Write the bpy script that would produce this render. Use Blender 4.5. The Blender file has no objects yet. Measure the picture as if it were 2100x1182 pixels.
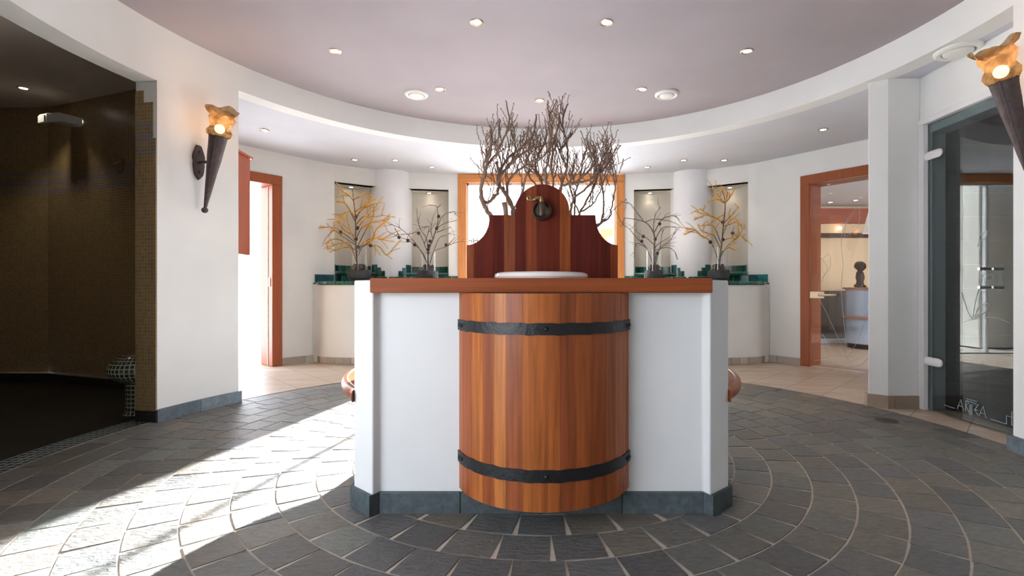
import bpy, bmesh, math, random
from mathutils import Vector, Matrix
R_ = math.radians
random.seed(7)
# ------------------------------------------------------------------ units
# Everything is written in "eye heights" (1 = height of the lens above the floor) and scaled to metres by S.
S = 0.93
F = 1005.0            # focal length in picture widths*2100
CX, CY = 0.0, 3.15    # centre of the round room
scene = bpy.context.scene
C = scene.collection

# ------------------------------------------------------------------ camera
cam = bpy.data.cameras.new('camera'); cam_o = bpy.data.objects.new('camera', cam); C.objects.link(cam_o)
cam.sensor_fit = 'HORIZONTAL'; cam.sensor_width = 36.0; cam.lens = 36.0 * F / 2100.0
cam.shift_x = -60.0 / 2100.0; cam.clip_start = 0.05; cam.clip_end = 200
cam_o.location = (0, 0, S); cam_o.rotation_euler = (R_(90), 0, 0)
scene.camera = cam_o

# ------------------------------------------------------------------ world, sun, exposure
scene.view_settings.view_transform = 'Standard'
scene.view_settings.look = 'None'
scene.view_settings.exposure = 0.05
scene.view_settings.gamma = 1.0
w = bpy.data.worlds.new('world'); scene.world = w; w.use_nodes = True
nt = w.node_tree; nt.nodes.clear()
wo = nt.nodes.new('ShaderNodeOutputWorld'); bg = nt.nodes.new('ShaderNodeBackground')
tc = nt.nodes.new('ShaderNodeTexCoord'); sx = nt.nodes.new('ShaderNodeSeparateXYZ'); cr = nt.nodes.new('ShaderNodeValToRGB')
cr.color_ramp.elements[0].position = 0.0; cr.color_ramp.elements[0].color = (0.93, 0.96, 1.0, 1)
cr.color_ramp.elements[1].position = 0.7; cr.color_ramp.elements[1].color = (0.72, 0.84, 1.0, 1)
nt.links.new(tc.outputs['Generated'], sx.inputs[0]); nt.links.new(sx.outputs['Z'], cr.inputs[0])
nt.links.new(cr.outputs[0], bg.inputs['Color']); nt.links.new(bg.outputs[0], wo.inputs[0])
WORLD = 9.0
bg.inputs['Strength'].default_value = WORLD

SUN_AZ, SUN_EL, SUN_E = 0.178, 19.0, 78.0      # sideways slope per unit depth, elevation, strength
sl = bpy.data.lights.new('sun', 'SUN'); so = bpy.data.objects.new('sun', sl); C.objects.link(so)
sl.energy = SUN_E; sl.angle = R_(0.8); sl.color = (0.93, 0.97, 1.0)
ce = math.cos(R_(SUN_EL)); n_ = math.hypot(SUN_AZ, 1)
sd = Vector((-SUN_AZ / n_ * ce, -1 / n_ * ce, -math.sin(R_(SUN_EL))))
so.rotation_euler = sd.to_track_quat('-Z', 'Y').to_euler(); so.location = (3, 16, 8)

def area_portal(name, loc, size, direction):
    l = bpy.data.lights.new(name, 'AREA'); l.shape = 'RECTANGLE'; l.size = size[0] * S; l.size_y = size[1] * S
    l.cycles.is_portal = True
    o = bpy.data.objects.new(name, l); C.objects.link(o); o.location = Vector(loc) * S
    o.rotation_euler = Vector(direction).to_track_quat('-Z', 'Z').to_euler()
    return o
area_portal('portal_window', (0, 7.62, 1.35), (2.4, 2.7), (0, -1, 0))
area_portal('portal_door', (-3.85, 6.02, 1.25), (1.3, 2.5), (.80, -.60, 0))
area_portal('portal_rear', (-2.93, -.60, 1.42), (2.3, 2.15), (.616, .788, 0))

# ------------------------------------------------------------------ materials
def new_mat(name):
    m = bpy.data.materials.new(name); m.use_nodes = True
    nt = m.node_tree; b = nt.nodes['Principled BSDF']
    return m, nt, b
def N(nt, t, **kw):
    n = nt.nodes.new(t)
    for k, v in kw.items():
        if k in n.inputs: n.inputs[k].default_value = v
        else: setattr(n, k, v)
    return n
def lin(r, g, b):
    f = lambda c: (c / 255 / 12.92) if c / 255 <= .04045 else ((c / 255 + .055) / 1.055) ** 2.4
    return (f(r), f(g), f(b), 1)
def bump(nt, b, src, strength=.2, dist=.01):
    bm = N(nt, 'ShaderNodeBump', Strength=strength, Distance=dist)
    nt.links.new(src, bm.inputs['Height']); nt.links.new(bm.outputs[0], b.inputs['Normal'])
    return bm
def m_plain(name, col, rough=.5, metal=0, spec=.5, noise=0, scale=20, bmp=0, coat=0):
    m, nt, b = new_mat(name)
    b.inputs['Base Color'].default_value = col; b.inputs['Roughness'].default_value = rough
    b.inputs['Metallic'].default_value = metal; b.inputs['Specular IOR Level'].default_value = spec
    b.inputs['Coat Weight'].default_value = coat
    if noise or bmp:
        t = N(nt, 'ShaderNodeTexCoord'); n = N(nt, 'ShaderNodeTexNoise', Scale=scale, Detail=6.0, Roughness=.6)
        nt.links.new(t.outputs['Object'], n.inputs['Vector'])
        if noise:
            mr = N(nt, 'ShaderNodeMapRange'); mr.inputs['From Min'].default_value = .3; mr.inputs['From Max'].default_value = .7
            mr.inputs['To Min'].default_value = 1 - noise; mr.inputs['To Max'].default_value = 1 + noise * .4
            mx = N(nt, 'ShaderNodeVectorMath', operation='SCALE'); mx.inputs[0].default_value = col[:3]
            nt.links.new(n.outputs['Fac'], mr.inputs['Value']); nt.links.new(mr.outputs[0], mx.inputs['Scale'])
            nt.links.new(mx.outputs[0], b.inputs['Base Color'])
        if bmp: bump(nt, b, n.outputs['Fac'], bmp, .01)
    return m
def m_plaster(name, col, bmp=.12):
    m, nt, b = new_mat(name)
    t = N(nt, 'ShaderNodeTexCoord')
    n = N(nt, 'ShaderNodeTexNoise', Scale=38.0, Detail=8.0, Roughness=.65); n2 = N(nt, 'ShaderNodeTexNoise', Scale=1.6, Detail=3.0)
    nt.links.new(t.outputs['Object'], n.inputs['Vector']); nt.links.new(t.outputs['Object'], n2.inputs['Vector'])
    mr = N(nt, 'ShaderNodeMapRange'); mr.inputs['From Min'].default_value = .3; mr.inputs['From Max'].default_value = .7
    mr.inputs['To Min'].default_value = .94; mr.inputs['To Max'].default_value = 1.03
    mx = N(nt, 'ShaderNodeVectorMath', operation='SCALE'); mx.inputs[0].default_value = col[:3]
    nt.links.new(n2.outputs['Fac'], mr.inputs['Value']); nt.links.new(mr.outputs[0], mx.inputs['Scale'])
    nt.links.new(mx.outputs[0], b.inputs['Base Color'])
    b.inputs['Roughness'].default_value = .85; b.inputs['Specular IOR Level'].default_value = .2
    bump(nt, b, n.outputs['Fac'], bmp, .004)
    return m
def m_wood(name, tint=(1, 1, 1), axis='Z', rough=.42, coat=.06, dark=.62):
    """Base colour comes from the board colour attribute, with grain running along one axis."""
    m, nt, b = new_mat(name)
    t = N(nt, 'ShaderNodeTexCoord'); mp = N(nt, 'ShaderNodeMapping')
    sc = {'Z': (34, 34, 1.3), 'X': (1.1, 34, 34), 'Y': (34, 1.1, 34)}[axis]
    mp.inputs['Scale'].default_value = sc
    nt.links.new(t.outputs['Object'], mp.inputs['Vector'])
    n = N(nt, 'ShaderNodeTexNoise', Scale=1.6, Detail=5.0, Roughness=.6, Distortion=.4)
    nt.links.new(mp.outputs[0], n.inputs['Vector'])
    mr = N(nt, 'ShaderNodeMapRange'); mr.inputs['From Min'].default_value = .33; mr.inputs['From Max'].default_value = .66
    mr.inputs['To Min'].default_value = dark; mr.inputs['To Max'].default_value = 1.15
    nt.links.new(n.outputs['Fac'], mr.inputs['Value'])
    at = N(nt, 'ShaderNodeAttribute', attribute_name='Col')
    tm = N(nt, 'ShaderNodeVectorMath', operation='MULTIPLY'); tm.inputs[1].default_value = tint
    mx = N(nt, 'ShaderNodeVectorMath', operation='SCALE')
    nt.links.new(at.outputs['Color'], tm.inputs[0]); nt.links.new(tm.outputs[0], mx.inputs[0]); nt.links.new(mr.outputs[0], mx.inputs['Scale'])
    nt.links.new(mx.outputs[0], b.inputs['Base Color'])
    b.inputs['Roughness'].default_value = rough; b.inputs['Coat Weight'].default_value = coat; b.inputs['Coat Roughness'].default_value = .2
    b.inputs['Specular IOR Level'].default_value = .3
    bump(nt, b, n.outputs['Fac'], .06, .003)
    return m
def m_attr(name, rough=.5, bmp=.5, bscale=40, noise=.25, spec=.5, coat=0, stretch=(1, 1, 1), bd=.006):
    m, nt, b = new_mat(name)
    t = N(nt, 'ShaderNodeTexCoord'); mp = N(nt, 'ShaderNodeMapping'); mp.inputs['Scale'].default_value = stretch
    n = N(nt, 'ShaderNodeTexNoise', Scale=bscale, Detail=8.0, Roughness=.65, Distortion=.6)
    nt.links.new(t.outputs['Object'], mp.inputs[0]); nt.links.new(mp.outputs[0], n.inputs['Vector'])
    mr = N(nt, 'ShaderNodeMapRange'); mr.inputs['From Min'].default_value = .3; mr.inputs['From Max'].default_value = .7
    mr.inputs['To Min'].default_value = 1 - noise; mr.inputs['To Max'].default_value = 1 + noise
    nt.links.new(n.outputs['Fac'], mr.inputs['Value'])
    at = N(nt, 'ShaderNodeAttribute', attribute_name='Col'); mx = N(nt, 'ShaderNodeVectorMath', operation='SCALE')
    nt.links.new(at.outputs['Color'], mx.inputs[0]); nt.links.new(mr.outputs[0], mx.inputs['Scale'])
    nt.links.new(mx.outputs[0], b.inputs['Base Color'])
    b.inputs['Roughness'].default_value = rough; b.inputs['Specular IOR Level'].default_value = spec
    b.inputs['Coat Weight'].default_value = coat
    if bmp: bump(nt, b, n.outputs['Fac'], bmp, bd)
    return m
def m_mosaic(name, c1, c2, grout, size, rough=.3, bands=None, bandcol=None, coord='UV', mortar=.08):
    m, nt, b = new_mat(name)
    t = N(nt, 'ShaderNodeTexCoord')
    br = N(nt, 'ShaderNodeTexBrick'); br.offset = 0; br.squash = 1; br.offset_frequency = 1
    br.inputs['Scale'].default_value = 1; br.inputs['Brick Width'].default_value = size; br.inputs['Row Height'].default_value = size
    br.inputs['Mortar Size'].default_value = size * mortar; br.inputs['Mortar Smooth'].default_value = .1
    br.inputs['Color1'].default_value = c1; br.inputs['Color2'].default_value = c2; br.inputs['Mortar'].default_value = grout
    nt.links.new(t.outputs[coord], br.inputs['Vector'])
    col = br.outputs['Color']
    if bands:
        sp = N(nt, 'ShaderNodeSeparateXYZ'); nt.links.new(t.outputs[coord], sp.inputs[0])
        tot = None
        for lo, hi in bands:
            a = N(nt, 'ShaderNodeMath', operation='GREATER_THAN'); a.inputs[1].default_value = lo
            c = N(nt, 'ShaderNodeMath', operation='LESS_THAN'); c.inputs[1].default_value = hi
            p = N(nt, 'ShaderNodeMath', operation='MULTIPLY')
            nt.links.new(sp.outputs['Y'], a.inputs[0]); nt.links.new(sp.outputs['Y'], c.inputs[0])
            nt.links.new(a.outputs[0], p.inputs[0]); nt.links.new(c.outputs[0], p.inputs[1])
            if tot is None: tot = p.outputs[0]
            else:
                s_ = N(nt, 'ShaderNodeMath', operation='MAXIMUM'); nt.links.new(tot, s_.inputs[0]); nt.links.new(p.outputs[0], s_.inputs[1]); tot = s_.outputs[0]
        br2 = N(nt, 'ShaderNodeTexBrick'); br2.offset = 0; br2.offset_frequency = 1
        for k in ('Scale', 'Brick Width', 'Row Height', 'Mortar Size', 'Mortar Smooth', 'Mortar'):
            br2.inputs[k].default_value = br.inputs[k].default_value
        br2.inputs['Color1'].default_value = bandcol; br2.inputs['Color2'].default_value = tuple(x * .8 for x in bandcol[:3]) + (1,)
        nt.links.new(t.outputs[coord], br2.inputs['Vector'])
        mix = N(nt, 'ShaderNodeMix', data_type='RGBA')
        nt.links.new(tot, mix.inputs['Factor']); nt.links.new(col, mix.inputs['A']); nt.links.new(br2.outputs['Color'], mix.inputs['B'])
        col = mix.outputs['Result']
    nt.links.new(col, b.inputs['Base Color']); b.inputs['Roughness'].default_value = rough
    inv = N(nt, 'ShaderNodeMath', operation='SUBTRACT'); inv.inputs[0].default_value = 1
    nt.links.new(br.outputs['Fac'], inv.inputs[1]); bump(nt, b, inv.outputs[0], .5, .003)
    return m
def m_glass(name, tint=(1, 1, 1, 1), refl=1.0, ior=1.5, rough=0.0):
    m = bpy.data.materials.new(name); m.use_nodes = True; nt = m.node_tree; nt.nodes.clear()
    o = N(nt, 'ShaderNodeOutputMaterial'); mix = N(nt, 'ShaderNodeMixShader'); tr = N(nt, 'ShaderNodeBsdfTransparent'); gl = N(nt, 'ShaderNodeBsdfGlossy')
    tr.inputs['Color'].default_value = tint; gl.inputs['Roughness'].default_value = rough
    lw = N(nt, 'ShaderNodeLayerWeight'); lw.inputs['Blend'].default_value = .5
    pw = N(nt, 'ShaderNodeMath', operation='POWER'); pw.inputs[1].default_value = 4.0
    fr = N(nt, 'ShaderNodeMath', operation='MULTIPLY_ADD'); fr.inputs[1].default_value = .9; fr.inputs[2].default_value = .045
    mu = N(nt, 'ShaderNodeMath', operation='MULTIPLY'); mu.inputs[1].default_value = refl; mu.use_clamp = True
    nt.links.new(lw.outputs['Facing'], pw.inputs[0]); nt.links.new(pw.outputs[0], fr.inputs[0])
    nt.links.new(fr.outputs[0], mu.inputs[0]); nt.links.new(mu.outputs[0], mix.inputs[0])
    nt.links.new(tr.outputs[0], mix.inputs[1]); nt.links.new(gl.outputs[0], mix.inputs[2]); nt.links.new(mix.outputs[0], o.inputs[0])
    return m
def m_emit(name, col, strength):
    m = bpy.data.materials.new(name); m.use_nodes = True; nt = m.node_tree; nt.nodes.clear()
    o = N(nt, 'ShaderNodeOutputMaterial'); e = N(nt, 'ShaderNodeEmission', Color=col, Strength=strength); nt.links.new(e.outputs[0], o.inputs[0])
    return m
def m_beige(name):
    m, nt, b = new_mat(name)
    t = N(nt, 'ShaderNodeTexCoord'); mp = N(nt, 'ShaderNodeMapping')
    mp.inputs['Rotation'].default_value = (0, 0, R_(45))
    q = .356 * S
    # joints run along x+y = 2.46 (+.503k) and x-y = -2.46 (+.503k), in eye heights
    mp.inputs['Location'].default_value = (2.46 / math.sqrt(2) * S, -2.46 / math.sqrt(2) * S, 0)
    nt.links.new(t.outputs['Object'], mp.inputs['Vector'])
    br = N(nt, 'ShaderNodeTexBrick'); br.offset = 0; br.offset_frequency = 1
    br.inputs['Scale'].default_value = 1; br.inputs['Brick Width'].default_value = q; br.inputs['Row Height'].default_value = q
    br.inputs['Mortar Size'].default_value = .003; br.inputs['Mortar Smooth'].default_value = .1
    br.inputs['Color1'].default_value = lin(196, 178, 160); br.inputs['Color2'].default_value = lin(184, 163, 144); br.inputs['Mortar'].default_value = lin(112, 96, 82)
    nt.links.new(mp.outputs[0], br.inputs['Vector'])
    mp2 = N(nt, 'ShaderNodeMapping'); mp2.inputs['Rotation'].default_value = (0, 0, R_(45)); mp2.inputs['Scale'].default_value = (1.2, 9, 1)
    nt.links.new(t.outputs['Object'], mp2.inputs['Vector'])
    n = N(nt, 'ShaderNodeTexNoise', Scale=1.2, Detail=4.0); nt.links.new(mp2.outputs[0], n.inputs['Vector'])
    mr = N(nt, 'ShaderNodeMapRange'); mr.inputs['From Min'].default_value = .3; mr.inputs['From Max'].default_value = .7; mr.inputs['To Min'].default_value = .84; mr.inputs['To Max'].default_value = 1.12
    mx = N(nt, 'ShaderNodeVectorMath', operation='SCALE')
    nt.links.new(n.outputs['Fac'], mr.inputs['Value']); nt.links.new(br.outputs['Color'], mx.inputs[0]); nt.links.new(mr.outputs[0], mx.inputs['Scale'])
    nt.links.new(mx.outputs[0], b.inputs['Base Color']); b.inputs['Roughness'].default_value = .42
    return m

M = {}
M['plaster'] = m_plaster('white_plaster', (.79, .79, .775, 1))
M['plaster_low'] = m_plaster('smooth_plaster', (.78, .79, .79, 1), .2)
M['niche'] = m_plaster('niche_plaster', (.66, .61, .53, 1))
M['ceil_up'] = m_plaster('mauve_ceiling', (.372, .33, .35, 1), .06)
M['ceil_low'] = m_plaster('pale_ceiling', (.62, .625, .68, 1), .05)
M['ceil_shower'] = m_plaster('shower_ceiling', (.82, .72, .62, 1), .05)  # warm tint carries light bounced from the sunlit floor and tiles
M['column'] = m_plaster('column_plaster', (.85, .86, .89, 1), .08)
M['slate'] = m_attr('slate_tile', rough=.42, bmp=.9, bscale=26, noise=.3, stretch=(1, 2.2, 1), bd=.012)
M['grout'] = m_plain('grout', lin(200, 186, 170), .9, noise=.15, scale=30)
M['slate_plinth'] = m_attr('slate_plinth', rough=.5, bmp=.6, bscale=30, noise=.35)
M['stone_plinth'] = m_attr('stone_plinth', rough=.6, bmp=.3, bscale=40, noise=.12)
M['beige'] = m_beige('beige_tile')
M['wood_v'] = m_wood('larch_vertical', axis='Z')
M['wood_h'] = m_wood('larch_horizontal', axis='X', dark=.75, rough=.5, coat=0)
M['wood_frame'] = m_wood('larch_frame', axis='Z', dark=.85, rough=.45)
M['wood_seat'] = m_wood('bench_wood', axis='X', dark=.8, rough=.3)
M['iron'] = m_plain('black_iron', (.008, .009, .011, 1), .4, 0, bmp=.35, scale=45)
M['rust'] = m_plain('rusted_iron', (.085, .06, .058, 1), .55, .5, noise=.35, scale=30, bmp=.4)
M['mosaic'] = m_mosaic('tan_mosaic', lin(158, 134, 94), lin(136, 112, 74), lin(166, 148, 116), .0285 * S,
                       bands=[(2.19, 2.235), (2.085, 2.16), (2.0, 2.055)], bandcol=lin(132, 124, 132))
M['mosaic_dark'] = m_mosaic('dark_mosaic', (.012, .013, .014, 1), (.02, .02, .022, 1), (.05, .045, .04, 1), .03 * S, .35)
M['mosaic_floor'] = m_mosaic('shower_floor_mosaic', (.008, .007, .006, 1), (.013, .011, .009, 1), (.024, .02, .017, 1), .028 * S, .45)
M['mosaic_step'] = m_mosaic('threshold_mosaic', (.045, .075, .08, 1), (.03, .055, .06, 1), (.42, .45, .44, 1), .042, .25)
M['mosaic_bowl'] = m_mosaic('green_bowl_mosaic', (.012, .07, .062, 1), (.008, .045, .04, 1), (.48, .40, .30, 1), .034, .08, mortar=.14)
M['steam_tile'] = m_mosaic('steam_room_tile', (.02, .024, .024, 1), (.028, .032, .03, 1), (.055, .06, .055, 1), .2, .3, mortar=.02)
M['green'] = m_attr('green_glazed_tile', rough=.12, bmp=.25, bscale=14, noise=.45, coat=.3, bd=.004)
M['tile_grout'] = m_plain('tile_grout', lin(150, 145, 130), .9)
M['ceramic'] = m_plain('white_ceramic', (.8, .74, .70, 1), .12, coat=.4)
M['bronze'] = m_plain('aged_bronze', (.12, .09, .065, 1), .5, .9, noise=.4, scale=40)
M['brass'] = m_plain('old_brass', (.42, .27, .12, 1), .35, .9, noise=.3, scale=40)
M['satin'] = m_plain('satin_brass', (.55, .45, .33, 1), .35, .9)
M['white_metal'] = m_plain('white_metal', (.75, .74, .74, 1), .4)
M['alu'] = m_plain('grey_aluminium', (.42, .45, .45, 1), .45, .1)
M['chrome'] = m_plain('chrome', (.7, .7, .7, 1), .15, 1)
M['glass'] = m_glass('clear_glass', (.97, .98, .98, 1), .9)
M['door_glass'] = m_glass('door_glass', (.80, .76, .72, 1), .9)
M['steam_glass'] = m_glass('grey_glass', (.76, .81, .82, 1), 1.25, 1.5)
M['vase_glass'] = m_glass('vase_glass', (.98, .985, .985, 1), .9, 1.4, .03)
M['etch'] = m_plain('etched_glass', (.36, .44, .47, 1), .7)
M['bulb_w'] = m_emit('downlight_bulb', (1, .93, .82, 1), 14)
M['bulb_t'] = m_emit('torch_bulb', (1, .80, .50, 1), 12)
M['vent'] = m_plain('white_enamel', (.80, .80, .76, 1), .4)
M['bark'] = m_plain('bark', lin(140, 112, 95), .85, noise=.4, scale=25, bmp=.5)
M['larch_bark'] = m_plain('larch_twig', lin(96, 80, 72), .85, noise=.3, scale=25)
M['needle'] = m_plain('larch_needles', lin(252, 200, 108), .7, noise=.3, scale=9)
M['cone'] = m_plain('larch_cone', lin(62, 42, 36), .8, noise=.4, scale=60)
M['wrap'] = m_plain('dark_slate_wrap', (.035, .038, .038, 1), .7, noise=.4, scale=18, bmp=.6)
M['snow'] = m_plain('pale_terrace', (.72, .72, .72, 1), .9, noise=.1, scale=2)
M['render_w'] = m_plaster('pale_render', (.70, .66, .58, 1))
M['ink'] = m_plain('dark_lettering', (.06, .03, .03, 1), .6)
M['dark'] = m_plain('dark_void', (.01, .01, .01, 1), .7)
M['cream'] = m_plaster('cream_wall', (.66, .52, .36, 1))
M['wainscot'] = m_plain('wainscot', lin(78, 66, 64), .5, noise=.2, scale=10)
M['console'] = m_plain('console_reflection_blue', lin(150, 165, 190), .25)  # blue of a reflection in the door glass, put into the colour
M['statue'] = m_plain('dark_wood_carving', lin(50, 36, 32), .5, noise=.3, scale=20)
def m_shade():
    m = bpy.data.materials.new('parchment_shade'); m.use_nodes = True; nt = m.node_tree; nt.nodes.clear()
    o = N(nt, 'ShaderNodeOutputMaterial'); mix = N(nt, 'ShaderNodeMixShader'); mix2 = N(nt, 'ShaderNodeMixShader')
    tr = N(nt, 'ShaderNodeBsdfTransparent'); tl = N(nt, 'ShaderNodeBsdfTranslucent'); df = N(nt, 'ShaderNodeBsdfDiffuse')
    t = N(nt, 'ShaderNodeTexCoord'); n = N(nt, 'ShaderNodeTexNoise', Scale=22.0, Detail=5.0); nt.links.new(t.outputs['Object'], n.inputs['Vector'])
    cr = N(nt, 'ShaderNodeValToRGB'); cr.color_ramp.elements[0].position = .35; cr.color_ramp.elements[1].position = .65
    cr.color_ramp.elements[0].color = (.075, .052, .034, 1); cr.color_ramp.elements[1].color = (.21, .16, .11, 1)
    nt.links.new(n.outputs['Fac'], cr.inputs[0]); nt.links.new(cr.outputs[0], tl.inputs[0]); nt.links.new(cr.outputs[0], df.inputs[0])
    tr.inputs[0].default_value = (1, .75, .45, 1)
    mix.inputs[0].default_value = .62; mix2.inputs[0].default_value = .28
    nt.links.new(df.outputs[0], mix.inputs[1]); nt.links.new(tl.outputs[0], mix.inputs[2])
    nt.links.new(mix.outputs[0], mix2.inputs[1]); nt.links.new(tr.outputs[0], mix2.inputs[2]); nt.links.new(mix2.outputs[0], o.inputs[0])
    return m
M['shade'] = m_shade()

# ------------------------------------------------------------------ helpers
def BM(): 
    bm = bmesh.new(); bm.loops.layers.uv.new('UVMap'); bm.loops.layers.float_color.new('Col'); return bm
def setcol(bm, faces, col):
    l = bm.loops.layers.float_color['Col']
    c = (col[0], col[1], col[2], 1)
    for f in faces:
        for lp in f.loops: lp[l] = c
def vary(col, a=.12, hue=.04):
    k = 1 + random.uniform(-a, a)
    return tuple(max(0, x * k * (1 + random.uniform(-hue, hue))) for x in col[:3])
def link(o, parent=None):
    C.objects.link(o)
    if parent is not None: o.parent = parent
    return o
def root_of(o):
    while o.parent is not None: o = o.parent
    return o
def obj(name, bm, mat, parent=None, smooth=35, bevel=0, kind=None, label=None, solid=0):
    me = bpy.data.meshes.new(name)
    bmesh.ops.recalc_face_normals(bm, faces=bm.faces)
    pts = [v.co for v in bm.verts]
    if parent is None:
        xs = [p.x for p in pts]; ys = [p.y for p in pts]; zs = [p.z for p in pts]
        org = Vector(((min(xs) + max(xs)) / 2, (min(ys) + max(ys)) / 2, min(zs))) * S
        if kind == 'structure': org = Vector((0, 0, 0))
    else:
        org = root_of(parent).location.copy()
    for v in bm.verts: v.co = v.co * S - org
    bm.to_mesh(me); bm.free()
    if isinstance(mat, (list, tuple)):
        for m in mat: me.materials.append(m)
    else: me.materials.append(mat)
    if smooth:
        me.shade_smooth(); me.set_sharp_from_angle(angle=R_(smooth))
    o = bpy.data.objects.new(name, me)
    if parent is None: o.location = org
    elif root_of(parent) is not parent and parent.type == 'MESH': pass
    elif parent.type == 'MESH': pass
    link(o, parent)
    if bevel:
        b = o.modifiers.new('bevel', 'BEVEL'); b.width = bevel * S; b.segments = 2; b.limit_method = 'ANGLE'; b.angle_limit = R_(40)
        b.harden_normals = False
    if solid:
        s_ = o.modifiers.new('solid', 'SOLIDIFY'); s_.thickness = solid * S; s_.offset = 0
    if kind: o['kind'] = kind
    if label: o['label'] = label
    return o
def tag(o, label, cat, group=None, kind=None):
    o['label'] = label; o['category'] = cat
    if group: o['group'] = group
    if kind: o['kind'] = kind
    return o
def thing(name, label, cat, loc=(0, 0, 0), group=None):
    o = bpy.data.objects.new(name, None); link(o); o.empty_display_size = .1
    o.location = Vector(loc) * S
    return tag(o, label, cat, group)
def copy_tree(o, parent=None):
    c = o.copy(); link(c)
    c.parent = parent
    for ch in list(o.children): copy_tree(ch, c)
    return c
def P(px, py, d): return Vector(((px - 1110) / F * d, d, 1 + (591 - py) / F * d))
def box(bm, x0, x1, y0, y1, z0, z1, mat=None):
    vs = [bm.verts.new((x, y, z)) for x in (x0, x1) for y in (y0, y1) for z in (z0, z1)]
    idx = [(0, 1, 3, 2), (4, 6, 7, 5), (0, 4, 5, 1), (2, 3, 7, 6), (0, 2, 6, 4), (1, 5, 7, 3)]
    fs = [bm.faces.new([vs[i] for i in f]) for f in idx]
    if mat is not None:
        for v in vs: v.co = mat @ v.co
    return fs
def prism(bm, poly, z0, z1):
    n = len(poly)
    a = [bm.verts.new((p[0], p[1], z0)) for p in poly]; b = [bm.verts.new((p[0], p[1], z1)) for p in poly]
    fs = [bm.faces.new(a[::-1]), bm.faces.new(b)]
    for i in range(n): fs.append(bm.faces.new((a[i], a[(i + 1) % n], b[(i + 1) % n], b[i])))
    return fs
def arc(R, t0, t1, n=None, c=(CX, CY)):
    if n is None: n = max(2, int(abs(t1 - t0) / 2.5) + 1)
    return [(c[0] + R * math.cos(R_(t0 + (t1 - t0) * i / n)), c[1] + R * math.sin(R_(t0 + (t1 - t0) * i / n))) for i in range(n + 1)]
def sector(bm, R0, R1, t0, t1, z0, z1, n=None, c=(CX, CY)):
    """a solid piece of ring, built from quads"""
    a = arc(R0, t0, t1, n, c); b = arc(R1, t0, t1, n, c); k = len(a)
    v = [[bm.verts.new((p[0], p[1], z)) for p in L] for L, z in ((a, z0), (b, z0), (b, z1), (a, z1))]
    fs = []
    full = abs(abs(t1 - t0) - 360) < 1e-6
    for i in range(k - 1):
        for q in range(4):
            fs.append(bm.faces.new((v[q][i], v[q][i + 1], v[(q + 1) % 4][i + 1], v[(q + 1) % 4][i])))
    if not full:
        fs.append(bm.faces.new([v[q][0] for q in range(4)])); fs.append(bm.faces.new([v[q][-1] for q in (3, 2, 1, 0)]))
    return fs
def strip(bm, pts, z0, z1, u0=0.0):
    """vertical wall face with UVs in metres-like units along the path"""
    uv = bm.loops.layers.uv['UVMap']; u = u0; fs = []
    for a, b in zip(pts[:-1], pts[1:]):
        L = math.hypot(b[0] - a[0], b[1] - a[1])
        vs = [bm.verts.new((a[0], a[1], z0)), bm.verts.new((b[0], b[1], z0)), bm.verts.new((b[0], b[1], z1)), bm.verts.new((a[0], a[1], z1))]
        f = bm.faces.new(vs); fs.append(f)
        for lp, q in zip(f.loops, ((u, z0), (u + L, z0), (u + L, z1), (u, z1))): lp[uv].uv = q
        u += L
    return fs
def offset_path(pts, d):
    """shift an open path sideways (to its left for positive d)"""
    out = []
    for i, p in enumerate(pts):
        a = pts[max(0, i - 1)]; b = pts[min(len(pts) - 1, i + 1)]
        t = Vector((b[0] - a[0], b[1] - a[1])).normalized(); out.append((p[0] - t.y * d, p[1] + t.x * d))
    return out
def wallslab(bm, pts, thick, z0, z1):
    q = offset_path(pts, thick)
    for i in range(len(pts) - 1):
        prism(bm, [pts[i], pts[i + 1], q[i + 1], q[i]], z0, z1)
def tube(bm, pts, radii, sides=6, caps=True):
    pts = [Vector(p) for p in pts]; n = len(pts)
    if not isinstance(radii, (list, tuple)): radii = [radii] * n
    rings = []; up = None
    for i in range(n):
        t = (pts[min(i + 1, n - 1)] - pts[max(i - 1, 0)])
        if t.length < 1e-9: t = Vector((0, 0, 1))
        t.normalize()
        if up is None:
            up = t.orthogonal().normalized()
        else:
            up = (up - t * up.dot(t))
            up = up.normalized() if up.length > 1e-6 else t.orthogonal().normalized()
        s = t.cross(up)
        rings.append([bm.verts.new(pts[i] + (up * math.cos(2 * math.pi * k / sides) + s * math.sin(2 * math.pi * k / sides)) * radii[i]) for k in range(sides)])
    fs = []
    for a, b in zip(rings[:-1], rings[1:]):
        for k in range(sides): fs.append(bm.faces.new((a[k], a[(k + 1) % sides], b[(k + 1) % sides], b[k])))
    if caps:
        fs.append(bm.faces.new(rings[0][::-1])); fs.append(bm.faces.new(rings[-1]))
    return fs
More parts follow.
